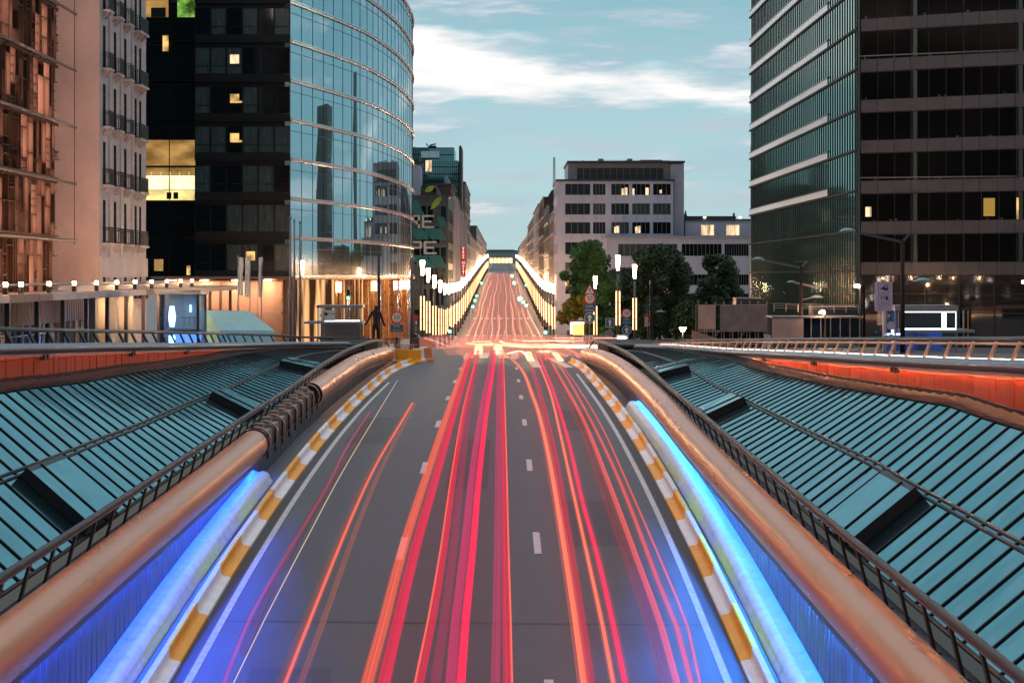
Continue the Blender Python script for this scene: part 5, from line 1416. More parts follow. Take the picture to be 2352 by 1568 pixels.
# train: nose and cab
mb.quad([(p[0] * k, -.012, z(661.5) + p[1] * k) for p in ((-1, -5), (8, -5), (9, -3), (8, 6), (6, 7.5), (1, 7.5), (-1.5, 5))], 1)
mb.quad([(p[0] * k, -.012, z(661.5) + p[1] * k) for p in ((-10, -2.2), (-1, -4), (-1.5, 4))], 1)
mb.quad([(p[0] * k, -.016, z(661.5) + p[1] * k) for p in ((.5, 1), (7, 1), (6.3, 5.5), (1, 5.5))], 0)
mb.quad([(p[0] * k, -.012, z(661.5) + p[1] * k) for p in ((0, -8), (1, -8), (2.5, -5), (1.5, -5))], 1); mb.quad([(p[0] * k, -.012, z(661.5) + p[1] * k) for p in ((7, -8), (8, -8), (6.5, -5), (5.5, -5))], 1)
text_mb(mb, 'M', 13 * k, (-3 * k, 0, z(685)), 1, 'CENTER', 1.15, -.012); mb.quad([((3.2) * k, -.012, z(689.2)), (8.6 * k, -.012, z(689.2)), (8.6 * k, -.012, z(680.4)), (3.2 * k, -.012, z(680.4))], 1)
text_mb(mb, 'Metro', 6 * k, (-.5 * k, 0, z(695.5)), 1, 'CENTER', 1.0, -.012)
text_mb(mb, 'Schuman', 3.4 * k, (-8 * k, 0, z(705)), 1, 'CENTER', 1.0, -.006); text_mb(mb, 'Schuman', 3.4 * k, (-8 * k, 0, z(710.5)), 1, 'CENTER', 1.0, -.006)
mb.build('panel', [M['signmauve'], M['signblack']], t)
for j, (px, py) in enumerate(((2047, 742),)):
    b, z, k = sg(px, 114); t = thing('road_sign', 'round sign seen edge on beside the metro sign pole', 'road sign', b); sign_pole(t, -.2, z(752), .04); mb = MB()
    mb.tube([(0, 0, z(748)), (0, .04, z(748))], .26, 16); mb.tube([(0, 0, z(775)), (0, .04, z(775))], .22, 16); mb.build('disc', M['signmauve'], t)

# ================================================================== traffic lights
def traffic_light(px, py, Y, col, label, size=.14):
    p = W(px, py, Y); t = thing('traffic_light', label, 'traffic light', (p.x, Y, zr(Y) + .1), 'traffic lights along the street')
    H = p.z - zr(Y) - .1
    mb = MB(); mb.tube([(0, .12, -.2), (0, .12, H - .4)], .05, 8); mb.build('pole', M['pole'], t)
    mb = MB(); mb.box(-.16, .16, .0, .2, H - .2, H + .75); mb.build('housing', M['black'], t)
    mb = MB(); mb.tube([(0, -.03, H), (0, .0, H)], size, 12); mb.build('lens', M['sgreen' if col == 'g' else 'sred'], t)
    if col == 'rg': mb = MB(); mb.tube([(0, -.03, H + .5), (0, 0, H + .5)], size, 12); mb.build('lens', M['sred'], t)
TL = [(1033, 761, 255, 'g', .22), (1086, 704, 452, 'g', .3), (1091, 690, 470, 'g', .3), (1095, 679, 520, 'g', .3), (1106, 650, 640, 'g', .4), (1170, 596, 1100, 'g', .6), (1181, 650, 620, 'g', .5), (1194, 686, 470, 'g', .55), (1201, 694, 440, 'g', .3), (1209, 701, 415, 'g', .3), (1253, 763, 262, 'g', .22), (1176, 634, 700, 'g', .45), (1208, 655, 610, 'g', .3)]
for i, (px, py, Y, c, sz) in enumerate(TL):
    side = 'left' if px < CX else 'right'; n = sum(1 for q in TL[:i] if (q[0] < CX) == (px < CX))
    traffic_light(px, py, Y, c, f'green traffic light on the {side} of the street, {ordn(n)} in its row', sz)
traffic_light(800, 684, 168, 'g', 'traffic light showing green in front of the bronze louvred lobby', .13)

# ================================================================== left plaza
# lift tower
x0, x1 = W(366, 0, 122).x, W(458, 0, 122).x; zb = zr(122) + .0
t = thing('lift_tower', 'glass lift tower glowing blue and white beside the entrance canopy', 'lift', ((x0 + x1) / 2, 123.5, zb)); hw = (x1 - x0) / 2; H = 4.1
mb = MB(); mb.box(-hw, hw, -1.5, -1.46, 0, H); mb.box(-hw, -hw + .04, -1.46, 1.5, 0, H); mb.box(hw - .04, hw, -1.46, 1.5, 0, H); mb.build('glass', M['clear'], t)
mb = MB(); mb.box(-hw - .1, hw + .1, -1.6, 1.6, H, H + .25); mb.box(-hw, hw, 1.4, 1.5, 0, H); mb.build('roof', M['coping'], t)
mb = MB(); mb.box(-hw + .03, -hw + .3, -1.4, -1.2, 0, H); mb.box(hw - .2, hw - .05, -1.4, -1.2, 0, H)
for q in (.2, .55, .9): mb.bar((0 + q, -.8, 2.0), (0 + q, -.8, 2.55), .03, .03, 0, (0, 1, 0))
mb.bar((-.1, -.8, 2.55), (1.2, -.8, 2.55), .03, .03); mb.build('frame', M['navy'], t)
mb = MB(); mb.tube([(-hw + .75, -1.0, 1.95), (-hw + .75, -1.0, 2.6), (-hw + .75, -1.0, 3.3)], [.14, .24, .14], 10); mb.tube([(-hw + .75, -1.0, .05), (-hw + .75, -1.0, 1.35)], .2, 10); mb.tube([(.35, .8, 2.9), (.35, .8, 3.35)], .05, 6); mb.build('light', M['tower_blue'], t)
mb = MB(); mb.box(-hw + .1, hw - .1, 1.2, 1.38, 1.75, H - .05, 0); mb.build('back_wall', M['lobbystone'], t)
mb = MB(); mb.box(-hw + .35, hw - .3, .9, 1.1, .05, 1.4, 0); mb.build('lift_car', M['tower_soft'], t)
mb = MB(); mb.tube([(.1, -.2, 1.5), (.1, -.2, 1.72)], 1.15, 20); mb.build('landing_ring', M['navy'], t)
# tent
t = thing('tent', 'pale turquoise party tent with a ridged roof behind the left railing', 'tent', W(552, 790, 126))
def tp(px, py, Y): v = W(px, py, Y); return v - Vector(t.location)
A, B_, C_, D_ = tp(472, 712, 128.5), tp(572.5, 713.7, 128.5), tp(630, 758.7, 125.5), tp(506, 758, 125.5)
E_, G2 = tp(446, 757, 131), tp(548, 757, 131.5)
mb = MB()
n = 12
for i in range(n):
    f0, f1 = i / n, (i + 1) / n; sag = lambda f: Vector((0, 0, -.03 * math.sin(f * math.pi * 6) ** 2))
    mb.quad([D_.lerp(C_, f0), D_.lerp(C_, f1), A.lerp(B_, f1) + sag(f1), A.lerp(B_, f0) + sag(f0)], 0, True)
mb.quad([G2, E_, A, B_]); mb.quad([E_, D_, A]); mb.quad([C_, G2, B_]); mb.build('roof', M['tent'], t)
mb = MB(); dn = Vector((0, 0, -1.5)); mb.quad([D_ + dn, C_ + dn, C_, D_]); mb.quad([E_ + dn, D_ + dn, D_, E_]); mb.quad([D_ + Vector((0, -.02, -.28)), C_ + Vector((0, -.02, -.28)), C_ + Vector((0, -.02, 0)), D_ + Vector((0, -.02, 0))]); mb.build('side_panel', M['tent'], t)
# flags
for i, (xa, xb, yt, yb, xp, lb) in enumerate(((546, 558, 590, 677, 547, 'white banner flag nearest the lift tower, curling at its foot'), (563, 574, 592, 681, 574.5, 'widest white banner flag, middle of the three by the tent'), (594, 603, 591, 682, 600.5, 'narrow white banner flag, nearest the curved glass block'))):
    p = W(xp, 790, 138); t = thing('flag', lb, 'flag', p, 'white banner flags by the tent'); k = 138 / F
    mb = MB(); mb.tube([(0, 0, -.3), (0, 0, (790 - yt + 3) * k)], [.05, .035], 8); mb.build('pole', M['coping'], t)
    mb = MB(); n = 12; s_0 = (xa - xp) * k; s_1 = (xb - xp) * k; g = 9
    rings = []
    for j in range(n + 1):
        q = j / n; z_ = (790 - yt) * k + (yt - yb) * k * q
        rings.append([(s_0 + (s_1 - s_0) * c / g + .03 * math.sin(q * 9 + i) * c / g, .09 * math.sin(c * 1.5 + q * 4 + i), z_ - .05 * c / g) for c in range(g + 1)])
    mb.loft(rings, 0, True, False, False); mb.loft([[(x, y + .012, z_) for x, y, z_ in r_] for r_ in rings], 0, True, False, False); mb.build('cloth', M['flag'], t)
for i, (px, yt, lb) in enumerate(((667, 501, 'tallest bare grey flagpole before the dark glass block'), (676, 507, 'middle bare grey flagpole before the dark glass block'), (689, 512, 'shortest bare grey flagpole, at the start of the curved glass'))):
    p = W(px, 795, 148); t = thing('flagpole', lb, 'flagpole', p, 'bare flagpoles'); k = 148 / F
    mb = MB(); mb.tube([(0, 0, -.3), (0, 0, (795 - yt) * k)], [.13, .06], 10); mb.build('pole', M['polegrey'], t)
    mb = MB(); mb.tube([(0, 0, (795 - yt) * k), (0, 0, (795 - yt) * k + .12)], .11, 8); mb.build('cap', M['polegrey'], t)
# glass kiosk with its sign
k = 126 / F; p = W(780, 795, 126)
t = thing('glass_kiosk', 'glass kiosk with a pale arrow shaped SCHUMAN sign in its upper window', 'kiosk', p)
Z = lambda y: (795 - y) * k; X = lambda x: (x - 780) * k
mb = MB(); mb.box(X(727), X(833), 0, 2.4, Z(707), Z(701), 0); mb.box(X(700), X(833), -.5, 2.4, Z(743), Z(738.5), 0)
for x in (729, 743, 826): mb.box(X(x), X(x) + .07, 0, .07, -.3, Z(703), 0)
mb.box(X(727), X(833), 2.3, 2.36, -.3, Z(774), 0); mb.build('frame', M['coping'], t)
mb = MB(); mb.box(X(729), X(830), .08, .10, Z(738), Z(707)); mb.box(X(729), X(830), .08, .10, -.2, Z(744)); mb.build('glass', M['clear'], t)
mb = MB(); mb.quad([(X(x), .02, Z(y)) for x, y in ((744, 736), (770, 736), (770, 712), (744, 712), (733, 724))], 0); mb.disc((X(749), .012, Z(721)), 4 * k, 20, 1, .004); text_mb(mb, 'SCHUMAN', 5.0 * k, (X(761), 0, Z(721)), 1, 'CENTER', 1, .012); mb.build('sign_panel', [M['letterwhite'], M['signblack']], t)
mb = MB(); mb.box(X(744), X(828), .2, .3, Z(738), Z(735)); mb.box(X(826), X(828), .15, .25, Z(738), Z(708)); mb.build('light_strip', M['white_led'], t)
mb = MB(); mb.box(X(731), X(829), 1.8, 1.9, -.2, Z(744), 0); mb.build('back_panel', M['brownpanel'], t)
# bronze figure on its column-like pole, plain standing form with arms held off the body
k = 150 / F; p = W(863, 800, 150); sc = 1.55
t = thing('statue', 'dark bronze standing figure with arms held away from its body before the lit louvres', 'statue', p)
mb = MB(); mb.box(-.5, .5, -.5, .5, -.3, .55); mb.build('plinth', M['lobbystone'], t)
V = [(0, 0, 1.85), (0, 0, 2.35), (0, 0, 2.72), (0, 0, 2.98), (0, 0, 3.16), (.02, -.02, 3.34), (.02, -.02, 3.5), (.34, 0, 2.9), (.52, .02, 2.4), (.68, .02, 1.95), (-.34, 0, 2.9), (-.56, -.02, 2.42), (-.78, -.04, 2.0), (.17, 0, 1.75), (.20, .02, 1.15), (.20, .06, .62), (-.17, 0, 1.75), (-.18, -.05, 1.15), (-.18, -.08, .62), (.2, -.14, .58), (-.18, -.28, .58), (.78, .02, 1.78), (-.90, -.05, 1.84)]
E = [(0, 1), (1, 2), (2, 3), (3, 4), (4, 5), (5, 6), (3, 7), (7, 8), (8, 9), (3, 10), (10, 11), (11, 12), (0, 13), (13, 14), (14, 15), (0, 16), (16, 17), (17, 18), (15, 19), (18, 20), (9, 21), (12, 22)]
RAD = [.25, .24, .28, .25, .11, .17, .13, .14, .11, .08, .14, .11, .08, .20, .14, .09, .20, .14, .09, .08, .08, .06, .06]
me = bpy.data.meshes.new('figure'); me.from_pydata(V, E, []); me.materials.append(M['bronze']); o = bpy.data.objects.new('figure', me); COL.objects.link(o)
sk = o.modifiers.new('skin', 'SKIN'); sk.use_smooth_shade = True; ss = o.modifiers.new('sub', 'SUBSURF'); ss.levels = ss.render_levels = 1
for v, r_ in zip(me.skin_vertices[0].data, RAD): v.radius = (r_, r_)
me.skin_vertices[0].data[0].use_root = True
dg = bpy.context.evaluated_depsgraph_get(); me2 = bpy.data.meshes.new_from_object(o.evaluated_get(dg)); o.modifiers.clear(); o.data = me2; o.parent = t
# post right behind the figure
t = thing('lamp_post', 'slim dark post rising behind the bronze figure', 'lamp post', W(870, 800, 158)); mb = MB(); mb.tube([(0, 0, -.3), (0, 0, 8.0)], [.16, .10], 10); mb.build('pole', M['navy'], t)
# dark pipe rail across the end of the left roof, short fence and curved guard fence
def fence(name, label, pts, H, step, m_post, m_rail, bars=2, cat='fence', rr_=.035, panel=None):
    o0 = Vector(pts[0]); t = thing(name, label, cat, o0); pts = [Vector(p) - o0 for p in pts]
    cum = [0]
    for a, b in zip(pts, pts[1:]): cum.append(cum[-1] + (b - a).length)
    def at(s):
        i = max(j for j in range(len(pts) - 1) if cum[j] <= s + 1e-6); return pts[i].lerp(pts[i + 1], (s - cum[i]) / max(1e-6, cum[i + 1] - cum[i]))
    mb = MB()
    for q in range(bars): mb.tube([p + Vector((0, 0, H * (1 - q / max(1, bars)))) for p in pts], rr_, 6)
    mb.build('rail', m_rail, t); s = 0.0
    while s <= cum[-1] + 1e-6:
        p = at(min(s, cum[-1] - 1e-4)); mb = MB(); mb.box(p.x - .03, p.x + .03, p.y - .03, p.y + .03, p.z - .1, p.z + H); mb.build('post', m_post, t); s += step
    if panel:
        mb = MB(); n = int(cum[-1] / .14)
        for i in range(n):
            p = at(i * .14); mb.box(p.x - .035, p.x + .035, p.y - .012, p.y + .012, p.z + .06, p.z + H * .95)
        mb.build('baluster', panel, t)
fence('guard_rail', 'thin black pipe rail running behind the end of the left glass roof', [(W(728, 0, 121).x, 121, .55), (W(916, 0, 121).x, 121, .55)], .62, 2.6, M['black'], M['black'], 1)
fence('fence', 'short pink fence of upright bars between the copper coping and the dark post', [(W(910, 0, 120).x, 120, .0), (W(958, 0, 120).x, 120, .0)], .85, .7, M['tarppink'], M['tarppink'], 2, 'fence', .03, M['tarppink'])
cf = [(-6.05, 122), (-5.75, 127), (-5.95, 133), (-6.6, 141), (-7.1, 148), (-7.5, 156), (-7.75, 166), (-7.8, 185), (-7.8, 215)]
fence('fence', 'brown guard fence curving round the corner of the left pavement', [(x, y, zr(y) + .14) for x, y in cf], 1.0, 1.5, M['brownrod'], M['brownrod'], 2, 'fence', .035, M['brownrod'])
fence('guard_rail', 'thin dark rail along the far edge of the right glass roof, below the signs', [(W(1425, 0, 116).x, 116, .05), (W(1575, 0, 116).x, 116, .05)], 1.25, 1.6, M['black'], M['black'], 2)
fence('fence', 'dark railing along the right edge of the street below the lamp row', [(7.7, y, zr(y) + .13) for y in range(205, 330, 6)], 1.0, 3.0, M['brownrod'], M['brownrod'], 2, 'fence', .035, None)

# ================================================================== right plaza
k = 165 / F; b = W(1326, 800, 165)
t = thing('bus_shelter', 'lit bus shelter with a glowing orange advert right of the street', 'bus shelter', b); X = lambda x: (x - 1326) * k; Z = lambda y: (800 - y) * k
mb = MB(); mb.box(X(1309), X(1345), 0, 1.4, Z(739), Z(736), 0); 
for x in (1309, 1344): mb.box(X(x), X(x) + .08, 0, .08, -.2, Z(739))
mb.build('frame', M['brownpanel'], t)
mb = MB(); mb.box(X(1315), X(1341), 0, .06, Z(769), Z(744)); mb.build('advert', M['adorange'], t)
mb = MB(); mb.box(X(1309.5), X(1314.5), 0, .06, Z(767), Z(740)); mb.box(X(1314.6), X(1342), 0, .06, Z(743.5), Z(739.5)); mb.build('light_box', M['adwhite'], t)
mb = MB(); mb.tube([(X(1315), -.1, Z(778)), (X(1315), -.1, Z(774))], .14, 8); mb.build('lamp', M['adorange'], t)
t = thing('ticket_kiosk', 'bright white lit box at the foot of the right round 50 sign', 'kiosk', W(1430, 800, 156)); k = 156 / F
mb = MB(); mb.box(-14 * k, 14 * k, 0, 1, -.2, 30 * k); mb.build('cabinet', M['coping'], t)
mb = MB(); mb.box(-12 * k, 11 * k, -.03, 0, .05, 28 * k); mb.build('lit_panel', M['adwhite'], t)
# trees
def tree(label, px, py_top, py_base, Y, wpx, seed, leafm, gold=0.0, n=5200, name='street_tree'):
    n = int(n * 2.1)
    rr = random.Random(seed); b = W(px, py_base, Y); b.z = min(b.z, zr(Y)) if Y > 118 else b.z
    k = Y / F; H = CZ - (py_top - CY) * k - b.z; wd = wpx * k / 2
    t = thing(name, label, 'tree', b, 'street trees on the right')
    mb = MB(); mb.tube([(0, 0, -.3), (.1, 0, H * .2), (.0, .1, H * .45), (.1, 0, H * .8)], [.26, .2, .15, .04], 8)
    for i in range(9):
        a = rr.uniform(0, 6.28); z0 = H * rr.uniform(.22, .55); l = wd * rr.uniform(.5, .85)
        mb.tube([(0, 0, z0), (math.cos(a) * l * .5, math.sin(a) * l * .5, z0 + H * .10), (math.cos(a) * l, math.sin(a) * l, z0 + H * .24)], [.10, .06, .02], 6)
    mb.build('trunk', M['bark'], t)
    bl = []
    for i in range(95):
        q = rr.random() ** 1.15; z_ = H * (.16 + .80 * q); prof_ = math.sin(math.pi * min(1, (.16 + .80 * q) ** .85)) ** .42; a = rr.uniform(0, 6.28); rad = wd * prof_ * math.sqrt(rr.random()) * .98
        bl.append((Vector((math.cos(a) * rad, math.sin(a) * rad, z_)), wd * rr.uniform(.14, .30)))
    m1, m2 = MB(), MB()
    for i in range(n):
        c, r_ = rr.choice(bl); v = Vector((rr.gauss(0, 1), rr.gauss(0, 1), rr.gauss(0, 1))).normalized() * r_ * rr.random() ** .35; p = c + v
        if p.z > H or p.z < H * .08: continue
        d1 = Vector((rr.gauss(0, 1), rr.gauss(0, 1), rr.gauss(0, 1))).normalized(); d2 = d1.orthogonal().normalized(); s = rr.uniform(.16, .36)
        tgt = m2 if (gold and p.z < H * .50 and p.x < -.1 * wd and rr.random() < gold) else m1
        tgt.quad([p - d1 * s, p + d2 * s * .55, p + d1 * s, p - d2 * s * .55], 0)
    cr = m1.build('crown', M[leafm], t)
    if gold: m2.build('yellowing_leaves', M['leafgold'], t)
tree('bushy tree with a yellowing lower left side, nearest the street', 1358, 552, 800, 246, 140, 1, 'leaf', .75, 9500)
tree('large dark tree behind the dark square post', 1514, 562, 800, 250, 170, 2, 'leafdark', 0, 10500)
tree('dark tree between the two big lamp posts', 1435, 616, 800, 262, 110, 9, 'leafdark', 0, 5500)
tree('smaller dark tree close to the green glass tower', 1652, 584, 770, 275, 118, 3, 'leafdark', 0, 6500)
tree('low shrubby tree at the right foot of the large dark tree', 1585, 690, 800, 240, 80, 4, 'leafdark', 0, 2600)
k = 190 / F; b = W(1568, 800, 190)
t = thing('garden_lamp', 'small bowl shaped lit garden lamp at the foot of the trees', 'lamp', b); mb = MB(); mb.tube([(0, 0, -.2), (0, 0, 1.6)], .06, 6); mb.build('pole', M['pole'], t)
mb = MB(); mb.tube([(0, 0, 1.75), (0, 0, 2.1), (0, 0, 2.15)], [.16, .36, .36], 12); mb.build('bowl', M['litpale_s'], t)
# hoarding, scaffold, container, ramp deck
def boxthing(name, label, cat, px0, px1, py0, py1, Y, dep, m_, extra=None, group=None):
    a, c = W(px0, py1, Y), W(px1, py0, Y); t = thing(name, label, cat, ((a.x + c.x) / 2, Y, a.z), group); hw = (c.x - a.x) / 2; H = c.z - a.z
    return t, hw, H
t, hw, H = boxthing('site_hoarding', 'grey tarpaulin stretched over a scaffold frame right of the trees', 'hoarding', 1604, 1762, 700, 802, 176, 3, 'tarp')
mb = MB(); n = 16
mb.loft([[(-hw + 2 * hw * i / n, .05 * math.sin(i * 2.1) - .02, z_) for z_ in (H * .40, H * .7, H * .99)] for i in range(5, n + 1)], 0, True, False, False); mb.build('tarpaulin', M['tarp'], t)
mb = MB(); mb.loft([[(-hw + 2 * hw * i / n, .05 * math.sin(i * 2.1) - .03, z_) for z_ in (H * .45, H * .7, H * .99)] for i in range(0, 5)], 0, True, False, False); mb.build('pale_tarpaulin', M['tarppink'], t)
mb = MB()
for i in range(0, n + 1, 2):
    x = -hw + 2 * hw * i / n; mb.bar((x, .15, -.2), (x, .15, H + .35), .07, .07, 0, (0, 1, 0)); mb.bar((x, 2.2, -.2), (x, 2.2, H), .07, .07, 0, (0, 1, 0))
for z_ in (.9, 1.7, H * .42, H): mb.bar((-hw, .15, z_), (hw, .15, z_), .06, .06)
for i in (2, 8): mb.bar((-hw + 2 * hw * i / n, .15, 0), (-hw + 2 * hw * (i + 3) / n, .15, H * .42), .05, .05)
mb.build('scaffold', M['bracket'], t)
mb = MB(); mb.box(-hw, hw, 2.4, 2.6, -.2, H * .45); mb.build('back_board', M['recess'], t)
t, hw, H = boxthing('container', 'small dark blue cabin on top of the tarpaulin hoarding', 'container', 1691, 1747, 686, 708, 178, 3, 'navy'); mb = MB(); mb.box(-hw, hw, 0, 2.2, 0, H); mb.build('body', M['navy'], t); mb = MB(); mb.box(-hw - .06, hw + .06, -.06, 2.26, H, H + .1); mb.build('roof', M['bracket'], t)
t, hw, H = boxthing('viewing_deck', 'low glazed site cabin with a pale canvas end and a flat deck roof', 'cabin', 1772, 1978, 726, 802, 150, 3, 'navy')
mb = MB(); mb.box(-hw, hw, 0, 3, H - .14, H); mb.box(-hw + .2, hw, .3, .4, .2, .28); 
for i in range(10): x = -hw + .1 + (2 * hw - .2) * i / 9; mb.box(x - .04, x + .04, .1, .18, -.2, H - .1)
mb.bar((-hw, .0, .55), (hw * .9, .0, .25), .05, .12); mb.build('frame', M['bracket'], t)
mb = MB(); mb.box(-hw + .05, -hw + 2.6, .02, .08, .75, H - .2); mb.build('canvas_end', M['tarppink'], t)
mb = MB(); mb.box(-hw + 2.7, hw, .2, .24, .3, H - .2); mb.build('window', M['darkglass'], t)
mb = MB(); mb.box(-hw + .4, hw, 2.9, 3.0, -.2, H - .14); mb.build('back_board', M['recess'], t)
t, hw, H = boxthing('container', 'dark blue site container behind the glazed cabin', 'container', 1868, 1966, 706, 728, 156, 3, 'navy'); mb = MB(); mb.box(-hw, hw, 0, 2.4, 0, H); mb.build('body', M['navy'], t); mb = MB(); mb.box(-hw - .06, hw + .06, -.06, 2.46, H, H + .09); mb.build('roof', M['bracket'], t)
fence('guard_rail', 'thin metal guard rail on the deck in front of the green glass tower', [W(1778, 712, 154), W(1975, 716, 154)], .55, 1.0, M['bracket'], M['bracket'], 3, 'railing', .02)
t, hw, H = boxthing('ramp_wall_low', 'sloping rust brown side wall of the access ramp below the trees', 'wall', 1590, 1690, 758, 802, 170, 1, 'brown'); t.name = 'access_ramp'
mb = MB(); mb.hexa([(-hw, 0, -.3), (hw, 0, -.3), (hw, .3, -.3), (-hw, .3, -.3), (-hw, 0, H), (hw, 0, H * .25), (hw, .3, H * .25), (-hw, .3, H)]); mb.build('wall', M['brownpanel'], t)
fence('fence', 'low ground level railing along the right pavement before the scaffold', [W(1560, 803, 140), W(1980, 803, 132)], .8, 1.2, M['bracket'], M['bracket'], 2, 'fence', .03)
# glass station entrance with blue light
k = 124 / F; b = W(2125, 802, 124)
t = thing('station_entrance', 'glass metro entrance pavilion lit blue with a bright white framed upper window', 'metro entrance', b); X = lambda x: (x - 2125) * k; Z = lambda y: (802 - y) * k
mb = MB(); mb.box(X(2055), X(2200), -.1, 3.4, Z(713), Z(701), 0)
for x in (2035, 2056, 2074, 2197, 2213): mb.box(X(x) - .05, X(x) + .05, -.08, .02, -.3, Z(712), 0)
mb.box(X(2074), X(2235), -.4, 3.4, Z(763), Z(757), 0); mb.build('frame', M['bracket'], t)
mb = MB(); mb.box(X(2036), X(2200), 0, .03, -.2, Z(763)); mb.box(X(2036), X(2200), 0, .03, Z(757), Z(713)); mb.box(X(2036), X(2036) + .03, .03, 3.3, -.2, Z(713)); mb.build('glass', M['clear'], t)
mb = MB(); mb.box(X(2076), X(2197), -.06, -.01, Z(757), Z(754)); mb.box(X(2076), X(2197), -.06, -.01, Z(717), Z(715.5)); mb.box(X(2195), X(2197), -.06, -.01, Z(754), Z(717)); mb.box(X(2074), X(2076), -.06, -.01, Z(754), Z(717)); mb.build('light_frame', M['white_led2'], t)
mb = MB(); mb.box(X(2058), X(2190), 3.2, 3.3, -.2, Z(762), 0); mb.box(X(2056), X(2068), 1.0, 1.2, -.2, Z(718), 0); mb.box(X(2040), X(2044), .5, .7, -.2, Z(765), 0); mb.build('blue_wall', M['blue_wash'], t)
mb = MB(); mb.box(X(2076), X(2195), 3.2, 3.3, Z(757), Z(713), 0); mb.build('upper_wall', M['recess'], t)
mb = MB(); mb.box(X(2033), X(2073), .3, .5, Z(770), Z(766)); mb.box(X(2050), X(2053), .2, .3, Z(786), Z(745)); mb.box(X(2176), X(2186), 1.5, 1.6, Z(753), Z(718)); mb.tube([(X(2168), 1, Z(779)), (X(2168), 1, Z(777))], .12, 8); mb.build('light', M['white_led2'], t)
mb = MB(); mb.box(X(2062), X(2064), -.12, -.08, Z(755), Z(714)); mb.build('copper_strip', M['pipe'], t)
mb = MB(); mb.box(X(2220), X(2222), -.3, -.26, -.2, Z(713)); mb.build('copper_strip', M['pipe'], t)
for j, (px, py) in enumerate(((2085, 770), (2097, 768), (2118, 772))):
    mb = MB(); mb.box(X(px), X(px) + .28, 1.2, 1.3, Z(790), Z(py)); mb.build('poster', M['tarppink'], t)
# ================================================================== light streaks of the evening traffic, hanging at tail-lamp height above the lanes
LIGHT_STREAKS = True
def on_road(px, py, ht):
    lo, hi = 24.0, 150.0
    for _ in range(50):
        mid = (lo + hi) / 2
        if CY + (CZ - zr(mid) - ht) * F / mid > py: lo = mid
        else: hi = mid
    Y = (lo + hi) / 2
    return ((px - CX) * Y / F, Y, zr(Y) + ht)
STR = {}; sr = random.Random(12)
def smat(col, s, keep):
    s *= .84
    k = (col, s, keep)
    if k not in STR: STR[k] = streak('light_streak', col, s, keep)
    return STR[k]
RED, ORA, PNK, SAL, YEL, SRED = (1.0, .02, .085), (1.0, .13, .07), (.9, .05, .20), (1.0, .24, .15), (1.0, .80, .42), (1.0, .10, .09)
def smooth(pts, step=2.0):
    pts = [Vector(p) for p in pts]; out = []
    for i in range(len(pts) - 1):
        p0, p1, p2, p3 = pts[max(0, i - 1)], pts[i], pts[i + 1], pts[min(len(pts) - 1, i + 2)]
        n = max(1, int((p2 - p1).length / step))
        for k in range(n):
            t = k / n; out.append(.5 * ((2 * p1) + (p2 - p0) * t + (2 * p0 - 5 * p1 + 4 * p2 - p3) * t * t + (3 * p1 - p0 - 3 * p2 + p3) * t ** 3))
    out.append(pts[-1]); return out
def streak_thing(label, lines, ht, group='light streaks on the ramp'):
    """lines: [(image points, half width m, colour, strength, keep)]"""
    t = None
    for pts, hw, col, s, keep in lines:
        w3 = [Vector(p) if len(p) == 3 else Vector(on_road(p[0], p[1], ht)) for p in pts]
        w3.sort(key=lambda p: p.y) if len(pts[0]) == 2 and pts[0][1] > 1200 else None
        if t is None: t = thing('light_streak', label, 'light streak', w3[0], group)
        w3 = [p - Vector(t.location) for p in w3]
        if len(pts[0]) == 2 and pts[0][1] > 1500:             # carry on towards the camera, out of the picture
            d = (w3[0] - w3[1]).normalized(); w3.insert(0, w3[0] + d * 14)
        path = smooth(w3)
        if .055 <= hw < .3:                                   # a wide lamp leaves a soft band with brighter strands in it
            mb = MB(); mb.tube(path, hw, 8, 0, True, .30); mb.build('glow_band', smat(col, round(s * .50, 3), min(.95, keep + .12)), t)
            mb = MB(); mb.tube(path, hw * 1.22, 8, 0, True, .30); mb.build('soft_edge', smat(col, round(s * .12, 3), .96), t)
            for q in (-.62, -.12, .40, .70):
                f = sr.uniform(.22, .62); o_ = q + sr.uniform(-.12, .12)
                mb = MB(); mb.tube([p + Vector((hw * o_, 0, sr.uniform(-.002, .002))) for p in path], hw * sr.uniform(.10, .26), 6, 0, True, .5)
                mb.build('glow_strand', smat(col, round(s * f, 2), .9), t)
        else:
            mb = MB(); mb.tube(path, hw, 8, 0, True, .30); mb.build('glow_line', smat(col, s, keep), t)
            if hw < .055:
                mb = MB(); mb.tube(path, hw * 2.2, 8, 0, True, .30); mb.build('soft_edge', smat(col, round(s * .14, 3), .95), t)
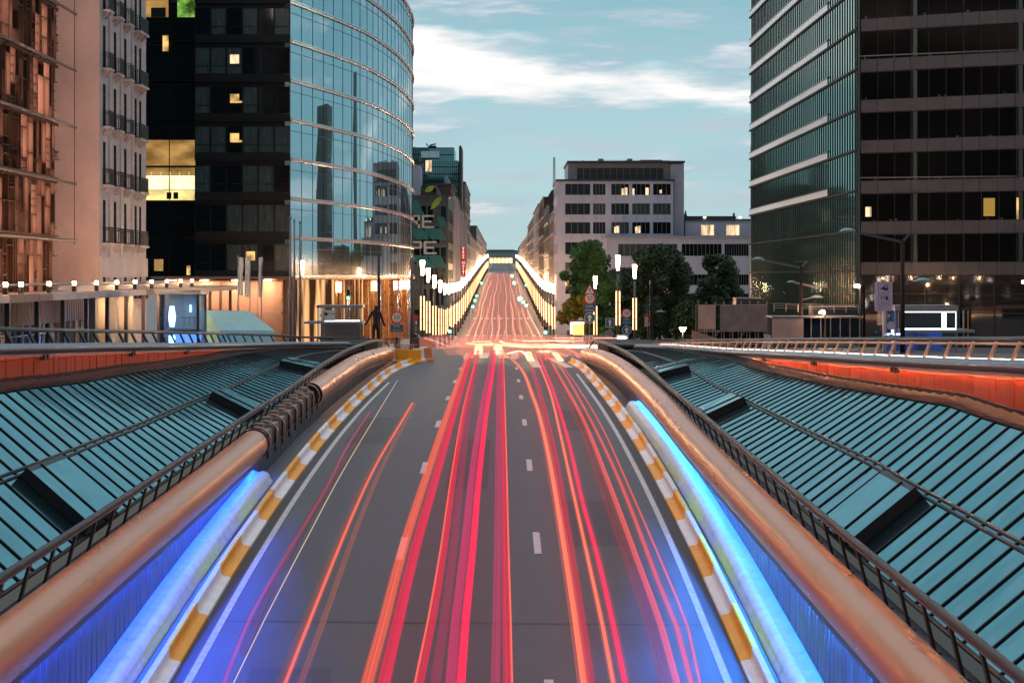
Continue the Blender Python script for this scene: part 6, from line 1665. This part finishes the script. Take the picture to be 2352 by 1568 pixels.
if LIGHT_STREAKS:
    S_ = streak_thing
    S_('broad orange and red twin streak left of the middle lane, the widest of all', [
        ([(843, 1568), (880, 1435), (925, 1262), (974, 1109), (1024, 960), (1066, 839), (1082, 806)], .105, ORA, .50, .62),
        ([(881, 1568), (912, 1435), (953, 1262), (997, 1109), (1039, 960), (1075, 839), (1087, 806)], .105, RED, .42, .62)], .82)
    S_('thin edged red streak with a faint violet companion right of the broad twin streak', [
        ([(963, 1568), (992, 1425), (1020, 1255), (1043, 1084), (1067, 940), (1090, 839), (1098, 804)], .075, RED, .36, .66),
        ([(953, 1568), (983, 1425), (1013, 1255), (1038, 1084), (1064, 940), (1089, 839), (1097, 804)], .014, ORA, .9, .5),
        ([(999, 1568), (1021, 1420), (1042, 1255), (1060, 1084), (1077, 940), (1096, 839), (1101, 804)], .09, PNK, .11, .85)], .85)
    S_('deep magenta and bright red twin streak in the middle of the ramp', [
        ([(1034, 1568), (1046, 1425), (1067, 1255), (1085, 1084), (1106, 940), (1126, 839), (1130, 804)], .082, PNK, .36, .62),
        ([(1058, 1568), (1069, 1425), (1086, 1255), (1101, 1084), (1118, 940), (1134, 839), (1136, 804)], .072, RED, .80, .5)], .85)
    S_('pair of rose streaks with a fine bright right edge, right of the magenta twin', [
        ([(1138, 1568), (1141, 1425), (1143, 1255), (1144, 1084), (1145, 940), (1146, 839), (1148, 804)], .076, PNK, .22, .75),
        ([(1166, 1568), (1163, 1425), (1160, 1255), (1157, 1084), (1155, 940), (1154, 839), (1153, 804)], .072, RED, .36, .68),
        ([(1176, 1568), (1173, 1425), (1168, 1255), (1164, 1084), (1160, 940), (1157, 839), (1156, 804)], .012, ORA, .9, .5)], .85)
    S_('orange streak bending left towards the crossing, first right of the dashed lane line', [
        ([(1341, 1568), (1318, 1400), (1289, 1213), (1261, 1050), (1238, 950), (1222, 905), (1206, 862), (1188, 836), (1160, 812)], .05, ORA, .95, .6),
        ([(1355, 1568), (1331, 1400), (1302, 1213), (1275, 1050), (1250, 940), (1236, 890), (1224, 850), (1214, 812)], .095, RED, .20, .82)], .8)
    S_('pair of slim orange streaks in the right lane', [
        ([(1409, 1568), (1385, 1440), (1355, 1302), (1310, 1100), (1287, 996), (1265, 905), (1244, 850), (1228, 815)], .030, ORA, .9, .6),
        ([(1436, 1568), (1410, 1440), (1371, 1271), (1335, 1140), (1305, 1010), (1272, 900), (1252, 850), (1236, 812)], .042, RED, .62, .66)], .8)
    S_('soft salmon streak triple nearest the white right edge line', [
        ([(1555, 1568), (1520, 1440), (1470, 1302), (1395, 1100), (1342, 968), (1300, 890), (1276, 848), (1258, 815)], .062, SRED, .44, .74),
        ([(1588, 1568), (1555, 1440), (1514, 1340), (1430, 1120), (1370, 990), (1322, 900), (1292, 850), (1268, 815)], .040, SRED, .36, .76),
        ([(1608, 1568), (1580, 1440), (1528, 1310), (1450, 1130), (1385, 985), (1335, 900), (1300, 850), (1275, 815)], .022, SRED, .36, .78),
        ([(1530, 1568), (1496, 1440), (1450, 1302), (1378, 1100), (1330, 968), (1290, 890), (1268, 848), (1250, 815)], .12, SRED, .07, .93)], .8)
    S_('orange and pink twin streak in the left lane that stops short below the crest', [
        ([(655, 1568), (716, 1412), (805, 1193), (862, 1070), (912, 985), (948, 924)], .028, ORA, .60, .7),
        ([(645, 1568), (707, 1412), (799, 1193), (857, 1070), (908, 985), (944, 924)], .075, SAL, .07, .92),
        ([(690, 1568), (747, 1412), (826, 1193), (878, 1070), (922, 985), (954, 924)], .06, SAL, .10, .9)], .9)
    S_('faint violet pink streak beside the white left edge line', [
        ([(514, 1568), (577, 1412), (655, 1278), (752, 1115), (800, 1020), (850, 945)], .030, PNK, .16, .9), ([(560, 1500), (620, 1360), (700, 1210), (790, 1060), (850, 960)], .10, SAL, .025, .97)], .6)
    S_('fine dotted pale streak crossing the left lane', [
        ([(536, 1568), (608, 1421), (714, 1218), (786, 1084), (860, 960), (913, 873)], .006, (1.0, .72, .42), .6, .7)], .7)
    # glow over the crossing
    def flat(y0, pts, z=.7): return [((px - CX) * Y / F, Y, zr(Y) + z) for px, Y in pts]
    S_('thick pale yellow streak sweeping across the crossing to the right', [
        (flat(0, [(1160, 131), (1200, 127), (1290, 126), (1370, 125), (1440, 125)], .55), .42, (1.0, .62, .36), 1.6, .6), (flat(0, [(1255, 128), (1300, 126.5), (1360, 125.5), (1440, 125)], .6), .22, YEL, 1.6, .6)], 0, 'light streaks on the crossing')
    S_('curling yellow streak turning left out of the middle of the crossing', [
        (flat(0, [(1150, 141), (1151, 137), (1162, 133), (1180, 131), (1220, 128)], .6), .13, YEL, 1.6, .65), (flat(0, [(1168, 112), (1195, 116), (1212, 108), (1216, 104)], .6), .09, YEL, 1.4, .65)], 0, 'light streaks on the crossing')
    S_('hooked yellow streak at the far right lane of the crossing', [
        (flat(0, [(1179, 148), (1178, 144), (1188, 141), (1215, 139.5), (1280, 140), (1350, 139)], .65), .09, (1.0, .55, .36), 1.0, .7), (flat(0, [(1200, 137), (1240, 137.5), (1275, 138.5), (1300, 140)], .65), .08, YEL, 1.4, .7)], 0, 'light streaks on the crossing')
    S_('white streak running in from the right behind the orange coping', [(flat(0, [(1270, 143), (1310, 142.5), (1353, 142), (1420, 142)], .8), .07, (1.0, .70, .55), 1.4, .6), (flat(0, [(1278, 139), (1320, 138.5)], .6), .05, YEL, 1.6, .6)], 0, 'light streaks on the crossing')
    S_('jagged yellow streak across the left lanes of the crossing', [(flat(0, [(1072, 132), (1090, 130), (1112, 129.5), (1128, 130), (1146, 128.5)], .6), .13, YEL, 1.4, .65), (flat(0, [(1086, 138), (1105, 137), (1122, 138.5), (1128, 133)], .6), .11, YEL, 1.3, .65), (flat(0, [(1128, 130.5), (1180, 128), (1250, 126)], .6), .16, SAL, .6, .7)], 0, 'light streaks on the crossing')
    S_('bundle of salmon streaks fanning right from the crossing', [
        (flat(0, [(1300, 105), (1275, 112), (1240, 120), (1190, 126), (1120, 129)], .75), .12, SAL, .5, .75), (flat(0, [(1330, 103), (1320, 110), (1290, 118), (1240, 124)], .75), .14, SAL, .45, .75),
        (flat(0, [(1255, 100), (1250, 110), (1225, 120), (1170, 127)], .75), .08, ORA, .55, .75)], 0, 'light streaks on the crossing')
    rr = random.Random(4)
    DESC10 = ['farthest left', 'second from the left', 'third from the left', 'fourth from the left', 'short one left of the middle', 'long one right of the middle', 'fourth from the right', 'third from the right', 'second from the right', 'farthest right']
    FAR = ((-6.0, 150, 900, .7), (-4.7, 240, 760, .9), (-3.5, 150, 560, .6), (-2.0, 255, 900, .8), (-.9, 250, 430, 1.0), (1.1, 300, 980, .7), (2.2, 250, 520, .9), (3.5, 330, 900, .6), (4.9, 240, 470, 1.0), (6.2, 150, 820, .7))
    for i, (x, ya, yb, hot) in enumerate(FAR):
        pts = []; y = ya; ph = rr.uniform(0, 6)
        while y < yb:
            pts.append((x + .12 * math.sin(y / 23 + ph) + .30 * math.sin(y / 80 + ph * 2), y, zr(y) + .75)); y += 11
        col = (1.0, .40, .26) if i % 2 else (1.0, .30, .22)
        S_(f'wavering salmon streak running up the far street, {DESC10[i]}', [(pts, .10, col, hot, .75), ([(p[0] + 1.25 + .1 * math.sin(p[1] / 31), p[1], p[2]) for p in pts[:int(len(pts) * rr.uniform(.4, 1))]], .055, col, hot * .8, .8)], 0, 'light streaks up the far street')
    for i, (x, hw, s) in enumerate(((-4.8, 1.7, .15), (-1.6, 1.7, .16), (1.7, 1.7, .15), (4.7, 1.6, .14))):  # wide glowing tubes added to tint the far road pink
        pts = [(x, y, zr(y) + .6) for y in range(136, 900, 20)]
        S_('broad soft ' + ('rose', 'salmon', 'coral', 'pale red')[i] + ' glow added to tint the road, ' + ('far left', 'left of the middle', 'right of the middle', 'far right') [i] + ' lane', [(pts, hw, (1.0, .30, .22), s, .86)], 0, 'soft added glow up the far street')
    S_('broad soft coral glow added over the right half of the crossing', [(flat(0, [(1145, 120), (1200, 124), (1290, 125), (1400, 124)], .4), 3.0, (1.0, .34, .22), .17, .85)], 0, 'soft added glow on the crossing')  # wide glowing tubes added to tint the crossing
    S_('broad soft red glow added over the left half of the crossing', [(flat(0, [(1060, 126), (1110, 125), (1180, 122), (1240, 117)], .4), 2.2, (1.0, .32, .21), .15, .86)], 0, 'soft added glow on the crossing')
    S_('short blazing yellow glow added over the road dashes of the two left lanes', [(flat(0, [(1098, 113), (1100, 126)], .55), .26, YEL, 1.3, .5), (flat(0, [(1092, 128), (1128, 128)], .6), .20, YEL, 1.4, .5), (flat(0, [(1146, 113), (1143, 126)], .55), .28, YEL, 1.3, .5), (flat(0, [(1122, 141), (1121, 128)], .55), .28, YEL, .55, .6)], 0, 'light streaks on the crossing')  # glow added on top of the painted dashes so they look lit
    S_('short pale yellow glow added over the white dashes right of the middle', [(flat(0, [(1219, 107), (1213, 119)], .4), .20, YEL, 1.1, .5), (flat(0, [(1288, 107), (1274, 118)], .4), .20, YEL, 1.1, .5), (flat(0, [(1240, 120), (1262, 120)], .4), .28, YEL, 1.1, .5)], 0, 'light streaks on the crossing')  # added glow, brightens the dashes below as lamps would
